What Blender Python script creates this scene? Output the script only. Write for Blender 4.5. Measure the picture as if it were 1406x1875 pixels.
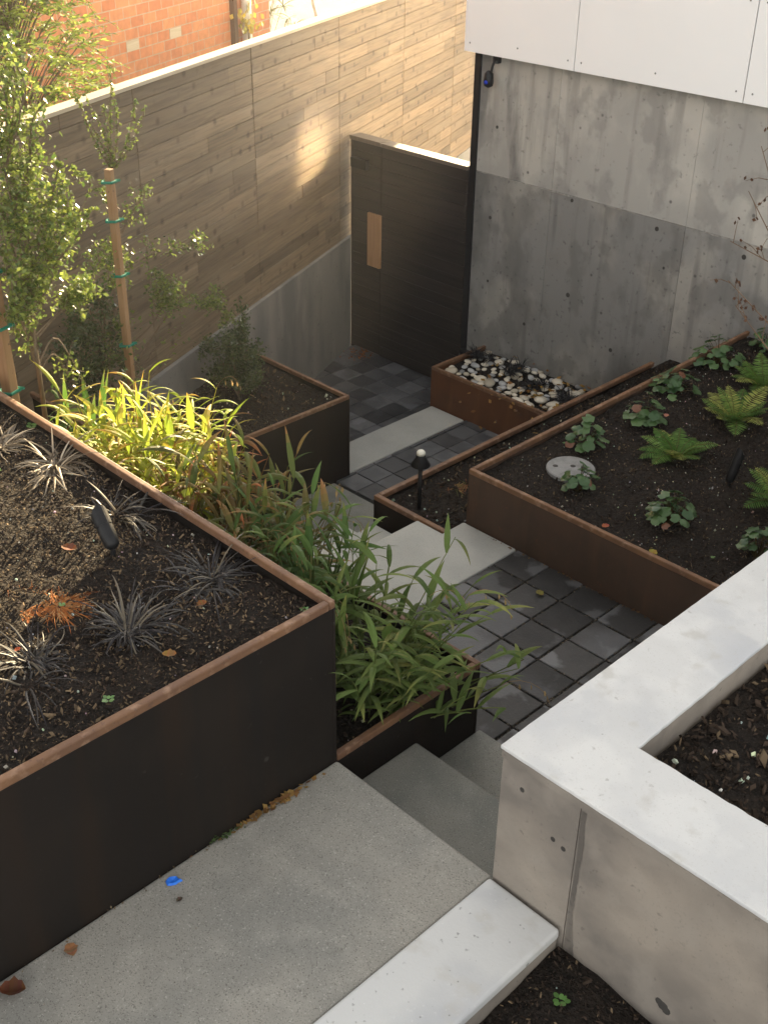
import bpy, math, random
from mathutils import Vector, Matrix
import mathutils.noise as mnoise

for o in list(bpy.data.objects):
    bpy.data.objects.remove(o)
SC = bpy.context.scene
COL = SC.collection

# ------------------------------------------------------------------ camera
CAM_H = 3.0
_p, _r, _q = math.radians(31.29), math.radians(0.896), 2 ** -.5
_right = Vector((1, 0, 0)); _up = Vector((0, math.sin(_p), math.cos(_p))); _fw = Vector((0, math.cos(_p), -math.sin(_p)))
_R = math.cos(_r) * _right + math.sin(_r) * _up
_U = -math.sin(_r) * _right + math.cos(_r) * _up
_turn = Matrix(((_q, -_q, 0), (_q, _q, 0), (0, 0, 1)))
_R, _U, _F = _turn @ _R, _turn @ _U, _turn @ _fw
cd = bpy.data.cameras.new('camera')
cd.sensor_fit = 'VERTICAL'; cd.sensor_height = 24; cd.lens = 2147 / 1875 * 24
cd.clip_start = 0.05; cd.clip_end = 500
cam = bpy.data.objects.new('camera', cd); COL.objects.link(cam)
cam.matrix_world = Matrix(((_R.x, _U.x, -_F.x, 0), (_R.y, _U.y, -_F.y, 0), (_R.z, _U.z, -_F.z, CAM_H), (0, 0, 0, 1)))
SC.camera = cam

# ------------------------------------------------------------------ light
SUN_D = Vector((0.60, -1.0, -0.30)).normalized()      # the way the sunlight travels
elev = math.asin(-SUN_D.z); azim = math.atan2(-SUN_D.x, -SUN_D.y)
W = bpy.data.worlds.new('World'); SC.world = W; W.use_nodes = True
nt = W.node_tree; nt.nodes.clear()
sky = nt.nodes.new('ShaderNodeTexSky'); sky.sky_type = 'NISHITA'; sky.sun_disc = False
sky.sun_elevation = elev; sky.sun_rotation = azim
hs = nt.nodes.new('ShaderNodeHueSaturation'); hs.inputs['Saturation'].default_value = 0.10
bg = nt.nodes.new('ShaderNodeBackground'); bg.inputs['Strength'].default_value = 0.088
wo = nt.nodes.new('ShaderNodeOutputWorld')
wm = nt.nodes.new('ShaderNodeMix'); wm.data_type = 'RGBA'; wm.blend_type = 'MULTIPLY'; wm.inputs['Factor'].default_value = 1; wm.inputs['B'].default_value = (1.0, .978, .935, 1)
nt.links.new(sky.outputs[0], hs.inputs['Color']); nt.links.new(hs.outputs[0], wm.inputs['A']); nt.links.new(wm.outputs['Result'], bg.inputs[0]); nt.links.new(bg.outputs[0], wo.inputs[0])
sd = bpy.data.lights.new('sun', 'SUN'); sd.energy = 5.0; sd.angle = math.radians(0.6); sd.color = (1.0, 0.78, 0.46)
sun = bpy.data.objects.new('sun', sd); COL.objects.link(sun)
sun.rotation_euler = SUN_D.to_track_quat('-Z', 'Y').to_euler(); sun.location = (-8, 16, 8)
SC.view_settings.view_transform = 'Standard'; SC.view_settings.look = 'None'
SC.view_settings.gamma = 1; SC.view_settings.use_curve_mapping = False
SC.view_settings.exposure = 2.65
SC.cycles.use_denoising = True
SC.cycles.blur_glossy = 0.0; SC.cycles.sample_clamp_indirect = 80; SC.cycles.max_bounces = 8; SC.cycles.diffuse_bounces = 5

rng = random.Random(11)
GLARE_HAZE = 0.0021
def add_glare_haze():  # volume added for its glow, stands in for glare inside the lens
    mb = MB(); mb.box(-61, 61, -61, 61, -2.75, 5.9)
    m = bpy.data.materials.new('glare_air'); m.use_nodes = True; n = m.node_tree.nodes; n.clear()
    v = n.new('ShaderNodeVolumePrincipled'); v.inputs['Color'].default_value = (1, .97, .92, 1); v.inputs['Density'].default_value = GLARE_HAZE; v.inputs['Anisotropy'].default_value = .6
    o = n.new('ShaderNodeOutputMaterial'); m.node_tree.links.new(v.outputs[0], o.inputs['Volume'])
    struct(mb.build('glare_haze', m), 'stuff')
# ------------------------------------------------------------------ materials
def mat(name, base, rough=0.8, layers=(), bump=None, spec=0.4, tint=0.0, island=0.0, metal=0.0, shift=False):
    """Procedural surface: base colour, noise layers (scale xyz, colour, from, to, amount), bump and per-object / per-piece tone."""
    m = bpy.data.materials.new(name); m.use_nodes = True
    n = m.node_tree.nodes; l = m.node_tree.links
    b = n['Principled BSDF']
    b.inputs['Roughness'].default_value = rough; b.inputs['Specular IOR Level'].default_value = spec; b.inputs['Metallic'].default_value = metal
    tc = n.new('ShaderNodeTexCoord')
    rgb = n.new('ShaderNodeRGB'); rgb.outputs[0].default_value = (*base, 1)
    cur = rgb.outputs[0]
    for k, L in enumerate(layers):
        sc, colr, lo, hi, amt = L[:5]
        det = L[5] if len(L) > 5 else 4
        mp = n.new('ShaderNodeMapping'); mp.inputs['Scale'].default_value = sc if isinstance(sc, tuple) else (sc,) * 3
        mp.inputs['Location'].default_value = (k * 3.7, k * 1.3, k * 2.1)
        src = tc.outputs['Object']
        if shift and sc != 90:      # every paving stone gets its own piece of the pattern
            ge = n.new('ShaderNodeNewGeometry'); sv = n.new('ShaderNodeVectorMath'); sv.operation = 'SCALE'; sv.inputs[0].default_value = (37, 53, 11)
            l.new(ge.outputs['Random Per Island'], sv.inputs['Scale'])
            av = n.new('ShaderNodeVectorMath'); av.operation = 'ADD'; l.new(src, av.inputs[0]); l.new(sv.outputs[0], av.inputs[1]); src = av.outputs[0]
        l.new(src, mp.inputs[0])
        mr = n.new('ShaderNodeMapRange'); mr.inputs['From Min'].default_value = lo; mr.inputs['From Max'].default_value = hi
        if det == 'V':
            nz = n.new('ShaderNodeTexVoronoi'); nz.inputs['Scale'].default_value = 1
            mr.inputs['To Min'].default_value = amt; mr.inputs['To Max'].default_value = 0; l.new(nz.outputs['Distance'], mr.inputs[0])
        else:
            nz = n.new('ShaderNodeTexNoise'); nz.inputs['Scale'].default_value = 1; nz.inputs['Detail'].default_value = det
            mr.inputs['To Max'].default_value = amt; l.new(nz.outputs['Fac'], mr.inputs[0])
        l.new(mp.outputs[0], nz.inputs['Vector'])
        mx = n.new('ShaderNodeMix'); mx.data_type = 'RGBA'
        l.new(mr.outputs[0], mx.inputs['Factor']); l.new(cur, mx.inputs['A']); mx.inputs['B'].default_value = (*colr, 1)
        cur = mx.outputs['Result']
    def tone(src, amt):
        nonlocal cur
        mr = n.new('ShaderNodeMapRange'); mr.inputs['To Min'].default_value = 1 - amt; mr.inputs['To Max'].default_value = 1 + amt
        l.new(src, mr.inputs[0])
        vm = n.new('ShaderNodeVectorMath'); vm.operation = 'SCALE'
        l.new(cur, vm.inputs[0]); l.new(mr.outputs[0], vm.inputs['Scale']); cur = vm.outputs[0]
    if tint:
        oi = n.new('ShaderNodeObjectInfo'); tone(oi.outputs['Random'], tint)
    if island:
        ge = n.new('ShaderNodeNewGeometry'); tone(ge.outputs['Random Per Island'], island)
    l.new(cur, b.inputs['Base Color'])
    if bump:
        nz = n.new('ShaderNodeTexNoise'); nz.inputs['Scale'].default_value = 1; nz.inputs['Detail'].default_value = 6
        mp = n.new('ShaderNodeMapping'); mp.inputs['Scale'].default_value = bump[0] if isinstance(bump[0], tuple) else (bump[0],) * 3
        l.new(tc.outputs['Object'], mp.inputs[0]); l.new(mp.outputs[0], nz.inputs['Vector'])
        bp = n.new('ShaderNodeBump'); bp.inputs['Strength'].default_value = bump[1]; bp.inputs['Distance'].default_value = bump[2] if len(bump) > 2 else 0.01
        l.new(nz.outputs['Fac'], bp.inputs['Height']); l.new(bp.outputs[0], b.inputs['Normal'])
    return m

def leafmat(name, rough=0.5, trans=0.35, spec=0.4):
    """Leaf surface coloured by the 'Col' attribute of each face, part of the light passing through."""
    m = bpy.data.materials.new(name); m.use_nodes = True
    n = m.node_tree.nodes; l = m.node_tree.links
    b = n['Principled BSDF']; out = n['Material Output']
    at = n.new('ShaderNodeAttribute'); at.attribute_name = 'Col'
    ge = n.new('ShaderNodeNewGeometry')
    mr = n.new('ShaderNodeMapRange'); mr.inputs['To Min'].default_value = .75; mr.inputs['To Max'].default_value = 1.3
    l.new(ge.outputs['Random Per Island'], mr.inputs[0])
    vm = n.new('ShaderNodeVectorMath'); vm.operation = 'SCALE'; l.new(at.outputs['Color'], vm.inputs[0]); l.new(mr.outputs[0], vm.inputs['Scale'])
    l.new(vm.outputs[0], b.inputs['Base Color']); b.inputs['Roughness'].default_value = rough; b.inputs['Specular IOR Level'].default_value = spec
    if trans:
        tr = n.new('ShaderNodeBsdfTranslucent'); l.new(vm.outputs[0], tr.inputs['Color'])
        mx = n.new('ShaderNodeMixShader'); mx.inputs[0].default_value = trans
        l.new(b.outputs[0], mx.inputs[1]); l.new(tr.outputs[0], mx.inputs[2]); l.new(mx.outputs[0], out.inputs[0])
    return m

M = {}
M['landing'] = mat('landing_concrete', (.31, .293, .258), .85,
    [(2.2, (.235, .23, .21), .42, .62, .8), (9, (.37, .35, .31), .5, .7, .5), (.9, (.22, .205, .175), .54, .70, .5, 7), (17, (.20, .19, .165), .66, .74, .4), (220, (.12, .115, .10), .56, .66, .8), (150, (.46, .44, .40), .60, .70, .7)], (160, .25, .004))
M['step'] = mat('step_concrete', (.255, .247, .218), .85,
    [(2.6, (.165, .17, .155), .42, .62, .8), (10, (.28, .275, .25), .5, .7, .5), (220, (.10, .10, .09), .56, .66, .8), (150, (.40, .39, .36), .60, .70, .6)], (160, .25, .004))
M['slab'] = mat('pale_slab', (.42, .42, .39), .8,
    [(3, (.34, .34, .32), .42, .62, .7), (150, (.27, .27, .25), .55, .68, .5)], (90, .15, .004))
M['coping'] = mat('trowelled_concrete', (.60, .60, .59), .75,
    [(1.7, (.46, .475, .50), .46, .66, .8), (5, (.66, .66, .645), .5, .62, .7), (9, (.47, .455, .42), .60, .70, .6, 7), (30, (.33, .32, .30), .70, .76, .6), ((9, 9, 9), (.30, .29, .27), .015, .04, .8, 'V'), ((2.2, 6, 3), (.53, .53, .52), .52, .66, .3, 6), (140, (.47, .46, .44), .58, .70, .4)], (55, .12, .004))
M['ledge'] = mat('ledge_concrete', (.60, .60, .59), .75,
    [(1.9, (.43, .44, .46), .45, .62, .85), (8, (.50, .48, .44), .58, .70, .6, 7), (34, (.20, .20, .195), .67, .72, .7), ((17, 17, 17), (.22, .22, .21), .03, .07, .75, 'V'), ((23, 23, 23), (.80, .80, .80), .02, .05, .7, 'V'), (60, (.62, .62, .61), .64, .7, .6)], (70, .2, .004))
M['tan'] = mat('cast_wall_concrete', (.325, .282, .236), .85,
    [((1.1, 1.1, 1.6), (.165, .147, .13), .46, .58, .85, 8), ((9, 9, .9), (.20, .178, .155), .60, .70, .6), (1.8, (.19, .168, .147), .48, .66, .8), (6, (.32, .285, .245), .48, .68, .6), (40, (.12, .105, .09), .66, .74, .5), (110, (.22, .195, .17), .58, .70, .4)], (60, .2, .006))
M['house'] = mat('house_concrete', (.35, .338, .312), .8,
    [((1.1, 1.1, .8), (.47, .45, .405), .46, .54, .9, 7), ((2.6, 2.6, .5), (.165, .16, .15), .52, .58, .9, 7), ((3.5, 3.5, 3), (.22, .212, .198), .54, .60, .5, 8), ((9, 9, .8), (.20, .19, .175), .56, .70, .5),
     (26, (.13, .125, .12), .64, .72, .5), (6, (.35, .335, .31), .52, .70, .5), ((5, 5, 5), (.10, .095, .09), .045, .085, .85, 'V')], (30, .2, .006), tint=.08)
M['house_low'] = mat('house_concrete_lower', (.245, .24, .228), .8,
    [((1.6, 1.6, 1.1), (.34, .322, .288), .48, .57, .85, 7), ((2.0, 2.0, .9), (.125, .122, .116), .49, .59, .85, 7), ((3.5, 3.5, 3), (.165, .16, .15), .53, .60, .6, 8), ((10, 10, .8), (.135, .13, .125), .55, .70, .6),
     (26, (.09, .088, .085), .62, .70, .6), (6, (.225, .215, .20), .52, .70, .5), ((5, 5, 5), (.06, .058, .055), .045, .085, .85, 'V')], (30, .25, .006), tint=.10)
M['lime'] = mat('lime_crust', (.36, .345, .315), .9, [(40, (.22, .21, .195), .45, .6, .9)])
M['tan_dark'] = mat('stained_strip', (.115, .102, .09), .9, [((12, 12, 2), (.21, .185, .158), .48, .60, .9), (60, (.09, .08, .07), .55, .68, .6)], (60, .3, .004))
M['kerb'] = mat('base_wall_concrete', (.21, .20, .185), .8,
    [((2, 2, .7), (.125, .125, .125), .42, .62, .9), ((4, 4, 1.6), (.25, .24, .22), .55, .7, .5), (30, (.10, .10, .10), .64, .72, .5)], (40, .2, .006))
M['hole'] = mat('tie_hole', (.05, .046, .042), .95)
M['clad'] = mat('white_cladding', (.91, .91, .90), .45, [(1.5, (.87, .87, .86), .45, .7, .6)])
M['dark_gap'] = mat('dark_joint', (.03, .03, .03), .9)
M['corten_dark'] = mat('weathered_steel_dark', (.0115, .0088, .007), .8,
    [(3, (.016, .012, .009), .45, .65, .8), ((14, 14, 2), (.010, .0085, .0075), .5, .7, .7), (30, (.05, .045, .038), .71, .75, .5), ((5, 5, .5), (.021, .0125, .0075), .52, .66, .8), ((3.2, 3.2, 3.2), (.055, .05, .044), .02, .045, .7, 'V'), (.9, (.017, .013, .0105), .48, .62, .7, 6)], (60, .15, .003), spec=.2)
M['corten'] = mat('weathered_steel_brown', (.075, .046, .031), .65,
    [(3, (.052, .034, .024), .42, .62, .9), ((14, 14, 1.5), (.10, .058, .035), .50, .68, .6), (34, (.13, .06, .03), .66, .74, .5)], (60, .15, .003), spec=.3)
M['corten_red'] = mat('weathered_steel_orange', (.13, .055, .024), .7,
    [(3, (.085, .04, .02), .42, .62, .8), ((14, 14, 1.5), (.17, .075, .03), .50, .68, .6), (34, (.06, .035, .022), .64, .74, .5)], (60, .15, .003), spec=.3)
M['rim'] = mat('rusty_rim', (.19, .097, .048), .65,
    [(5, (.12, .062, .036), .42, .62, .8), (24, (.30, .185, .12), .54, .68, .7), (70, (.09, .05, .035), .60, .70, .6)], (90, .3, .003), spec=.45)
M['soil'] = mat('dark_soil', (.022, .0175, .0145), .95,
    [(6, (.034, .026, .02), .45, .65, .8), (50, (.011, .009, .008), .5, .6, .8), (120, (.06, .048, .036), .60, .68, .7)], (60, 1.0, .03), spec=.15)
M['chip'] = leafmat('bark_chip', .9, 0, .15)
M['paver'] = mat('charcoal_paver', (.047, .045, .044), .6,
    [(7, (.032, .031, .031), .45, .6, .7), (90, (.085, .082, .08), .6, .7, .5), (3.6, (.16, .162, .168), .55, .60, .7, 9), (1.1, (.105, .107, .113), .555, .62, .6, 9)], (70, .5, .006), spec=.4, island=.50, shift=True)
M['paver_far'] = mat('charcoal_paver_court', (.095, .096, .10), .5,
    [(6, (.055, .057, .062), .45, .6, .7), (90, (.10, .10, .11), .6, .7, .4), (3.0, (.15, .155, .17), .60, .66, .6, 6)], (120, .2, .003), spec=.5, island=.55, shift=True)
M['joint'] = mat('paver_joint', (.02, .018, .016), .95, [(80, (.06, .055, .05), .62, .7, .7)], (90, .6, .01))
M['board'] = mat('stained_board', (.160, .116, .073), .7,
    [((2.5, 2.5, 60), (.105, .078, .053), .42, .62, .8), ((1.2, 1.2, 8), (.185, .145, .10), .5, .7, .6), ((7, 0, 7.3), (.060, .041, .026), .09, .24, .85, 'V'), ((2.2, 2, 26), (.20, .15, .095), .56, .68, .6), ((3.1, 2, 34), (.075, .055, .036), .60, .72, .6)], ((3, 3, 90), .15, .003), island=.30)
M['cap'] = mat('fence_cap_wood', (.46, .39, .29), .65, [((2, 2, 40), (.34, .28, .2), .45, .65, .6)], ((3, 3, 60), .1, .003))
M['gate'] = mat('dark_stained_timber', (.036, .029, .024), .55, [((2, 40, 40), (.021, .018, .016), .45, .65, .7)], ((2, 60, 60), .12, .002), spec=.35, island=.15)
M['gate_cap'] = mat('gate_cap_timber', (.13, .105, .08), .6, [((40, 2, 2), (.09, .07, .055), .45, .65, .6)])
M['cedar'] = mat('bare_cedar', (.44, .245, .125), .6, [((40, 40, 3), (.33, .17, .08), .45, .65, .6)], ((60, 60, 3), .1, .002))
M['stake'] = mat('stake_timber', (.29, .175, .09), .7, [((30, 30, 2), (.22, .115, .05), .45, .65, .7), (25, (.10, .06, .035), .68, .73, .8)], ((60, 60, 3), .15, .002))
M['black'] = mat('black_metal', (.012, .012, .013), .45, spec=.4)
M['blackpl'] = mat('black_lamp_metal', (.010, .010, .011), .5, [(20, (.016, .016, .017), .5, .7, .6)], spec=.3)
M['lens'] = mat('lamp_glass', (.72, .70, .60), .3, spec=.5)
M['tie'] = mat('green_tie_tape', (.0, .16, .105), .5)
M['bluetape'] = mat('blue_tape', (.02, .16, .72), .5, [(60, (.05, .26, .85), .5, .7, .6)])
M['bluelens'] = mat('blue_lens', (.02, .05, .5), .2)
M['lid'] = mat('grey_plastic_lid', (.24, .24, .235), .7, [(20, (.17, .17, .165), .45, .65, .8), (90, (.33, .33, .32), .6, .7, .6)], (150, .3, .003))
M['stone'] = mat('river_stone', (.50, .44, .34), .6, [(30, (.30, .26, .2), .5, .7, .6)], (60, .1, .004), tint=.4)
M['stone_w'] = mat('river_stone_pale', (.68, .62, .51), .6, [(30, (.45, .38, .28), .5, .7, .6)], (60, .1, .004), tint=.2)
M['stone_g'] = mat('river_stone_grey', (.36, .36, .355), .6, [(30, (.22, .225, .23), .5, .7, .6)], (60, .1, .004), tint=.4)
M['bark'] = mat('young_bark', (.12, .085, .055), .85, [((40, 40, 10), (.2, .155, .105), .5, .7, .7)], (90, .3, .003))
M['twig'] = mat('dry_twig', (.14, .085, .05), .85)
M['pipe'] = mat('white_pipe', (.8, .78, .72), .4)
M['brown'] = mat('brown_trim', (.10, .05, .03), .6)
M['ground'] = mat('bare_ground', (.07, .055, .04), .95, [(.8, (.10, .085, .06), .45, .65, .8), (20, (.04, .03, .022), .5, .7, .7)], (30, .5, .02))
M['mirror'] = mat('window_mirror', (.95, .95, .95), .11, metal=1.0)
M['leaf'] = leafmat('leaf', .58, .40, .22)
M['tree_leaf'] = leafmat('small_tree_leaf', .32, .38, .5)
M['leaf_gloss'] = leafmat('glossy_leaf', .30, .22, .5)
M['blade'] = leafmat('dark_blade', .5, .08, .3)
M['dry'] = leafmat('dry_leaf', .8, .25, .2)

# brick: real courses from the brick texture node, in the wall's own plane
def brickmat():
    m = bpy.data.materials.new('red_brick'); m.use_nodes = True
    n = m.node_tree.nodes; l = m.node_tree.links; b = n['Principled BSDF']; b.inputs['Roughness'].default_value = .85
    tc = n.new('ShaderNodeTexCoord'); sx = n.new('ShaderNodeSeparateXYZ'); cx = n.new('ShaderNodeCombineXYZ')
    l.new(tc.outputs['Object'], sx.inputs[0]); l.new(sx.outputs['X'], cx.inputs['X']); l.new(sx.outputs['Z'], cx.inputs['Y'])
    bt = n.new('ShaderNodeTexBrick'); bt.inputs['Scale'].default_value = 1
    bt.inputs['Brick Width'].default_value = .207; bt.inputs['Row Height'].default_value = .0904; bt.inputs['Mortar Size'].default_value = .005
    bt.inputs['Color1'].default_value = (.44, .155, .065, 1); bt.inputs['Color2'].default_value = (.52, .22, .095, 1); bt.inputs['Mortar'].default_value = (.40, .29, .20, 1)
    bt.inputs['Bias'].default_value = -.1
    l.new(cx.outputs[0], bt.inputs['Vector'])
    nz = n.new('ShaderNodeTexNoise'); nz.inputs['Scale'].default_value = 14; l.new(tc.outputs['Object'], nz.inputs['Vector'])
    mr = n.new('ShaderNodeMapRange'); mr.inputs['To Min'].default_value = .7; mr.inputs['To Max'].default_value = 1.3; l.new(nz.outputs['Fac'], mr.inputs[0])
    vm = n.new('ShaderNodeVectorMath'); vm.operation = 'SCALE'; l.new(bt.outputs['Color'], vm.inputs[0]); l.new(mr.outputs[0], vm.inputs['Scale'])
    l.new(vm.outputs[0], b.inputs['Base Color'])
    bp = n.new('ShaderNodeBump'); bp.inputs['Strength'].default_value = .6; bp.inputs['Distance'].default_value = .01; bp.invert = True
    l.new(bt.outputs['Fac'], bp.inputs['Height']); l.new(bp.outputs[0], b.inputs['Normal'])
    return m
M['brick'] = brickmat()

# ------------------------------------------------------------------ mesh helpers
class MB:
    def __init__(s): s.v = []; s.f = []; s.c = []
    def box(s, x0, x1, y0, y1, z0, z1, col=None):
        b = len(s.v)
        s.v += [(x0, y0, z0), (x1, y0, z0), (x1, y1, z0), (x0, y1, z0), (x0, y0, z1), (x1, y0, z1), (x1, y1, z1), (x0, y1, z1)]
        s.f += [(b, b + 3, b + 2, b + 1), (b + 4, b + 5, b + 6, b + 7), (b, b + 1, b + 5, b + 4), (b + 1, b + 2, b + 6, b + 5), (b + 2, b + 3, b + 7, b + 6), (b + 3, b, b + 4, b + 7)]
        s.c += [col or (1, 1, 1)] * 6
    def prism(s, poly, z0, z1):
        b = len(s.v); n = len(poly)
        s.v += [(x, y, z0) for x, y in poly] + [(x, y, z1) for x, y in poly]
        s.f += [tuple(b + i for i in reversed(range(n))), tuple(b + n + i for i in range(n))]
        for i in range(n): s.f.append((b + i, b + (i + 1) % n, b + n + (i + 1) % n, b + n + i))
        s.c += [(1, 1, 1)] * (n + 2)
    def tube(s, pts, radii, n=6, col=(1, 1, 1), cap=True):
        b = len(s.v); pts = [Vector(p) for p in pts]
        if not hasattr(radii, '__len__'): radii = [radii] * len(pts)
        for i, p in enumerate(pts):
            d = (pts[min(i + 1, len(pts) - 1)] - pts[max(i - 1, 0)]).normalized()
            a = d.orthogonal().normalized() if abs(d.z) > .9 or True else None
            ref = Vector((1, 0, 0)) if abs(d.x) < .8 else Vector((0, 1, 0))
            a = (ref - d * ref.dot(d)).normalized(); e = d.cross(a)
            for k in range(n):
                t = 2 * math.pi * k / n
                s.v.append(tuple(p + radii[i] * (math.cos(t) * a + math.sin(t) * e)))
        for i in range(len(pts) - 1):
            for k in range(n):
                s.f.append((b + i * n + k, b + i * n + (k + 1) % n, b + (i + 1) * n + (k + 1) % n, b + (i + 1) * n + k)); s.c.append(col)
        if cap:
            s.f.append(tuple(b + k for k in reversed(range(n)))); s.c.append(col)
            s.f.append(tuple(b + (len(pts) - 1) * n + k for k in range(n))); s.c.append(col)
    def lathe(s, prof, n=20, c=(0, 0, 0), axis=None, col=(1, 1, 1)):
        b = len(s.v)
        rot = axis.to_track_quat('Z', 'Y') if axis is not None else None
        for r, z in prof:
            for k in range(n):
                t = 2 * math.pi * k / n; p = Vector((r * math.cos(t), r * math.sin(t), z))
                if rot: p = rot @ p
                s.v.append((p.x + c[0], p.y + c[1], p.z + c[2]))
        for i in range(len(prof) - 1):
            for k in range(n):
                s.f.append((b + i * n + k, b + i * n + (k + 1) % n, b + (i + 1) * n + (k + 1) % n, b + (i + 1) * n + k)); s.c.append(col)
        s.f.append(tuple(b + k for k in reversed(range(n)))); s.c.append(col)
        s.f.append(tuple(b + (len(prof) - 1) * n + k for k in range(n))); s.c.append(col)
    def ribbon(s, pts, side, widths, cols, fold=0.0):
        """leaf blade along pts: two strips folded along the midrib"""
        b = len(s.v); side = Vector(side).normalized()
        n = len(pts)
        for i, p in enumerate(pts):
            p = Vector(p); w = widths[i] / 2
            d = (Vector(pts[min(i + 1, n - 1)]) - Vector(pts[max(i - 1, 0)])).normalized()
            up = side.cross(d)
            s.v += [tuple(p - side * w + up * fold * w), tuple(p), tuple(p + side * w + up * fold * w)]
        for i in range(n - 1):
            a = b + 3 * i
            s.f += [(a, a + 1, a + 4, a + 3), (a + 1, a + 2, a + 5, a + 4)]; s.c += [cols[min(i, len(cols) - 1)]] * 2
    def quad(s, p, u, v, col):
        b = len(s.v); p = Vector(p)
        s.v += [tuple(p - u), tuple(p - .25 * u + v), tuple(p + u), tuple(p + .05 * u - v)]
        s.f.append((b, b + 3, b + 2, b + 1)); s.c.append(col)
    def build(s, name, m, parent=None, loc=None, rot=0.0, smooth=False, bevel=0.0, seg=2, colour=False):
        me = bpy.data.meshes.new(name); me.from_pydata(s.v, [], s.f)
        if colour:
            at = me.attributes.new('Col', 'FLOAT_COLOR', 'FACE')
            flat = []
            for c in s.c: flat += [c[0], c[1], c[2], 1.0]
            at.data.foreach_set('color', flat)
        me.materials.append(m)
        if smooth: me.polygons.foreach_set('use_smooth', [True] * len(me.polygons))
        o = bpy.data.objects.new(name, me); COL.objects.link(o)
        if parent is not None: o.parent = parent
        if loc is not None: o.location = loc
        o.rotation_euler.z = rot
        if bevel:
            md = o.modifiers.new('bevel', 'BEVEL'); md.width = bevel; md.segments = seg; md.limit_method = 'ANGLE'
        return o

def tag(o, label, cat, group=None):
    o['label'] = label; o['category'] = cat
    if group: o['group'] = group
    return o
def thing(name, label, cat, loc=(0, 0, 0), rot=0.0, group=None):
    o = bpy.data.objects.new(name, None); COL.objects.link(o); o.empty_display_size = .1
    o.location = loc; o.rotation_euler.z = rot
    return tag(o, label, cat, group)
def struct(o, kind='structure'):
    o['kind'] = kind; return o
def bar(name, m, parent, b6, off=(0, 0, 0), bevel=0.0, **k):
    mb = MB(); mb.box(b6[0] - off[0], b6[1] - off[0], b6[2] - off[1], b6[3] - off[1], b6[4] - off[2], b6[5] - off[2])
    return mb.build(name, m, parent, bevel=bevel, **k)

# ------------------------------------------------------------------ plan
FX, FY, FZ = -7.815, 7.317, -1.59          # foot of the fence at the gate
FROT = math.radians(90 + 23.5)             # local x of the fence runs away from the viewer
FD = Vector((math.cos(FROT), math.sin(FROT), 0)); FN = Vector((math.cos(math.radians(23.5)), math.sin(math.radians(23.5)), 0))
def fence_pt(u, d, z): return Vector((FX, FY, 0)) + FD * u + FN * d + Vector((0, 0, z))
def fence_x(y): return FX + .4348 * (FY - y)
ZU, ZC, ZG = -.522, -1.416, -1.59          # upper path, court, gate court

# ------------------------------------------------------------------ ground, paths
mb = MB(); mb.v = [(-60, -60, 0), (60, -60, 0), (60, 60, 0), (-60, 60, 0)]; mb.f = [(0, 1, 2, 3)]; mb.c = [(1, 1, 1)]
struct(mb.build('ground', M['ground'], loc=(0, 0, -1.75)))
mb = MB(); mb.box(-2.367, -1.618, -2.5, 2.145, -1.74, 0); struct(mb.build('landing', M['landing'], bevel=.012, seg=3))
mb = MB(); mb.box(-2.365, -1.618, 2.147, 2.565, -1.74, -.174); struct(mb.build('step', M['step'], bevel=.012, seg=3))
mb = MB(); mb.box(-2.365, -1.618, 2.567, 2.955, -1.74, -.348); struct(mb.build('step', M['step'], bevel=.012, seg=3))

def paving(name, m, x0, x1, y0, y1, z, size, ox, oy, gap=.008):
    mb = MB(); i0 = math.floor((x0 - ox) / size); j0 = math.floor((y0 - oy) / size)
    r = random.Random(name)
    i = i0
    while ox + i * size < x1:
        j = j0
        while oy + j * size < y1:
            a, b = max(x0, ox + i * size + gap / 2), min(x1, ox + (i + 1) * size - gap / 2)
            c, d = max(y0, oy + j * size + gap / 2), min(y1, oy + (j + 1) * size - gap / 2)
            if b - a > .02 and d - c > .02:
                dz = r.uniform(-.002, .002)
                ja, jb, jc, jd = (r.uniform(-.0015, .0015) for _ in range(4)); mb.box(a + ja, b + jb, c + jc, d + jd, z - .06, z + dz)
            j += 1
        i += 1
    o = struct(mb.build(name, m, bevel=.005, seg=2))
    mb = MB(); mb.box(x0 - .02, x1 + .02, y0 - .02, y1 + .02, -1.74, z - .014)
    struct(mb.build('path_bed', M['joint']))
    return o
paving('path', M['paver'], -3.306, -1.625, 2.96, 4.348, ZU, .2295, -3.08, 3.91, .011)
paving('path', M['paver_far'], -5.724, -4.33, 5.17, 7.34, ZC, .2, -5.49, 5.39)
paving('path', M['paver_far'], -7.9, -6.106, 5.345, 9.5, ZG, .208, -7.04, 6.73, .006)
def grit(x0, x1, y0, y1, z, size, ox, oy, n, seed):
    r = random.Random(seed); mb = MB()
    for k in range(n):
        if r.random() < .5: x = ox + size * round((r.uniform(x0, x1) - ox) / size) + r.gauss(0, .004); y = r.uniform(y0, y1)
        else: y = oy + size * round((r.uniform(y0, y1) - oy) / size) + r.gauss(0, .004); x = r.uniform(x0, x1)
        if not (x0 < x < x1 and y0 < y < y1): continue
        L = r.uniform(.002, .006); k_ = r.uniform(.4, 1.8); a = r.uniform(0, 6.28)
        mb.quad((x, y, z + r.uniform(-.006, .0035)), Vector((math.cos(a), math.sin(a), r.uniform(-.6, .6))) * L, Vector((-math.sin(a), math.cos(a), r.uniform(-.6, .6))) * L * .7, (.10 * k_, .085 * k_, .065 * k_))
    struct(mb.build('grit', M['chip'], colour=True), 'stuff')
grit(-3.306, -1.625, 2.96, 4.348, ZU, .2295, -3.08, 3.91, 2600, 1)
grit(-5.724, -4.33, 5.17, 7.34, ZC, .2, -5.49, 5.39, 1200, 2)
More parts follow.
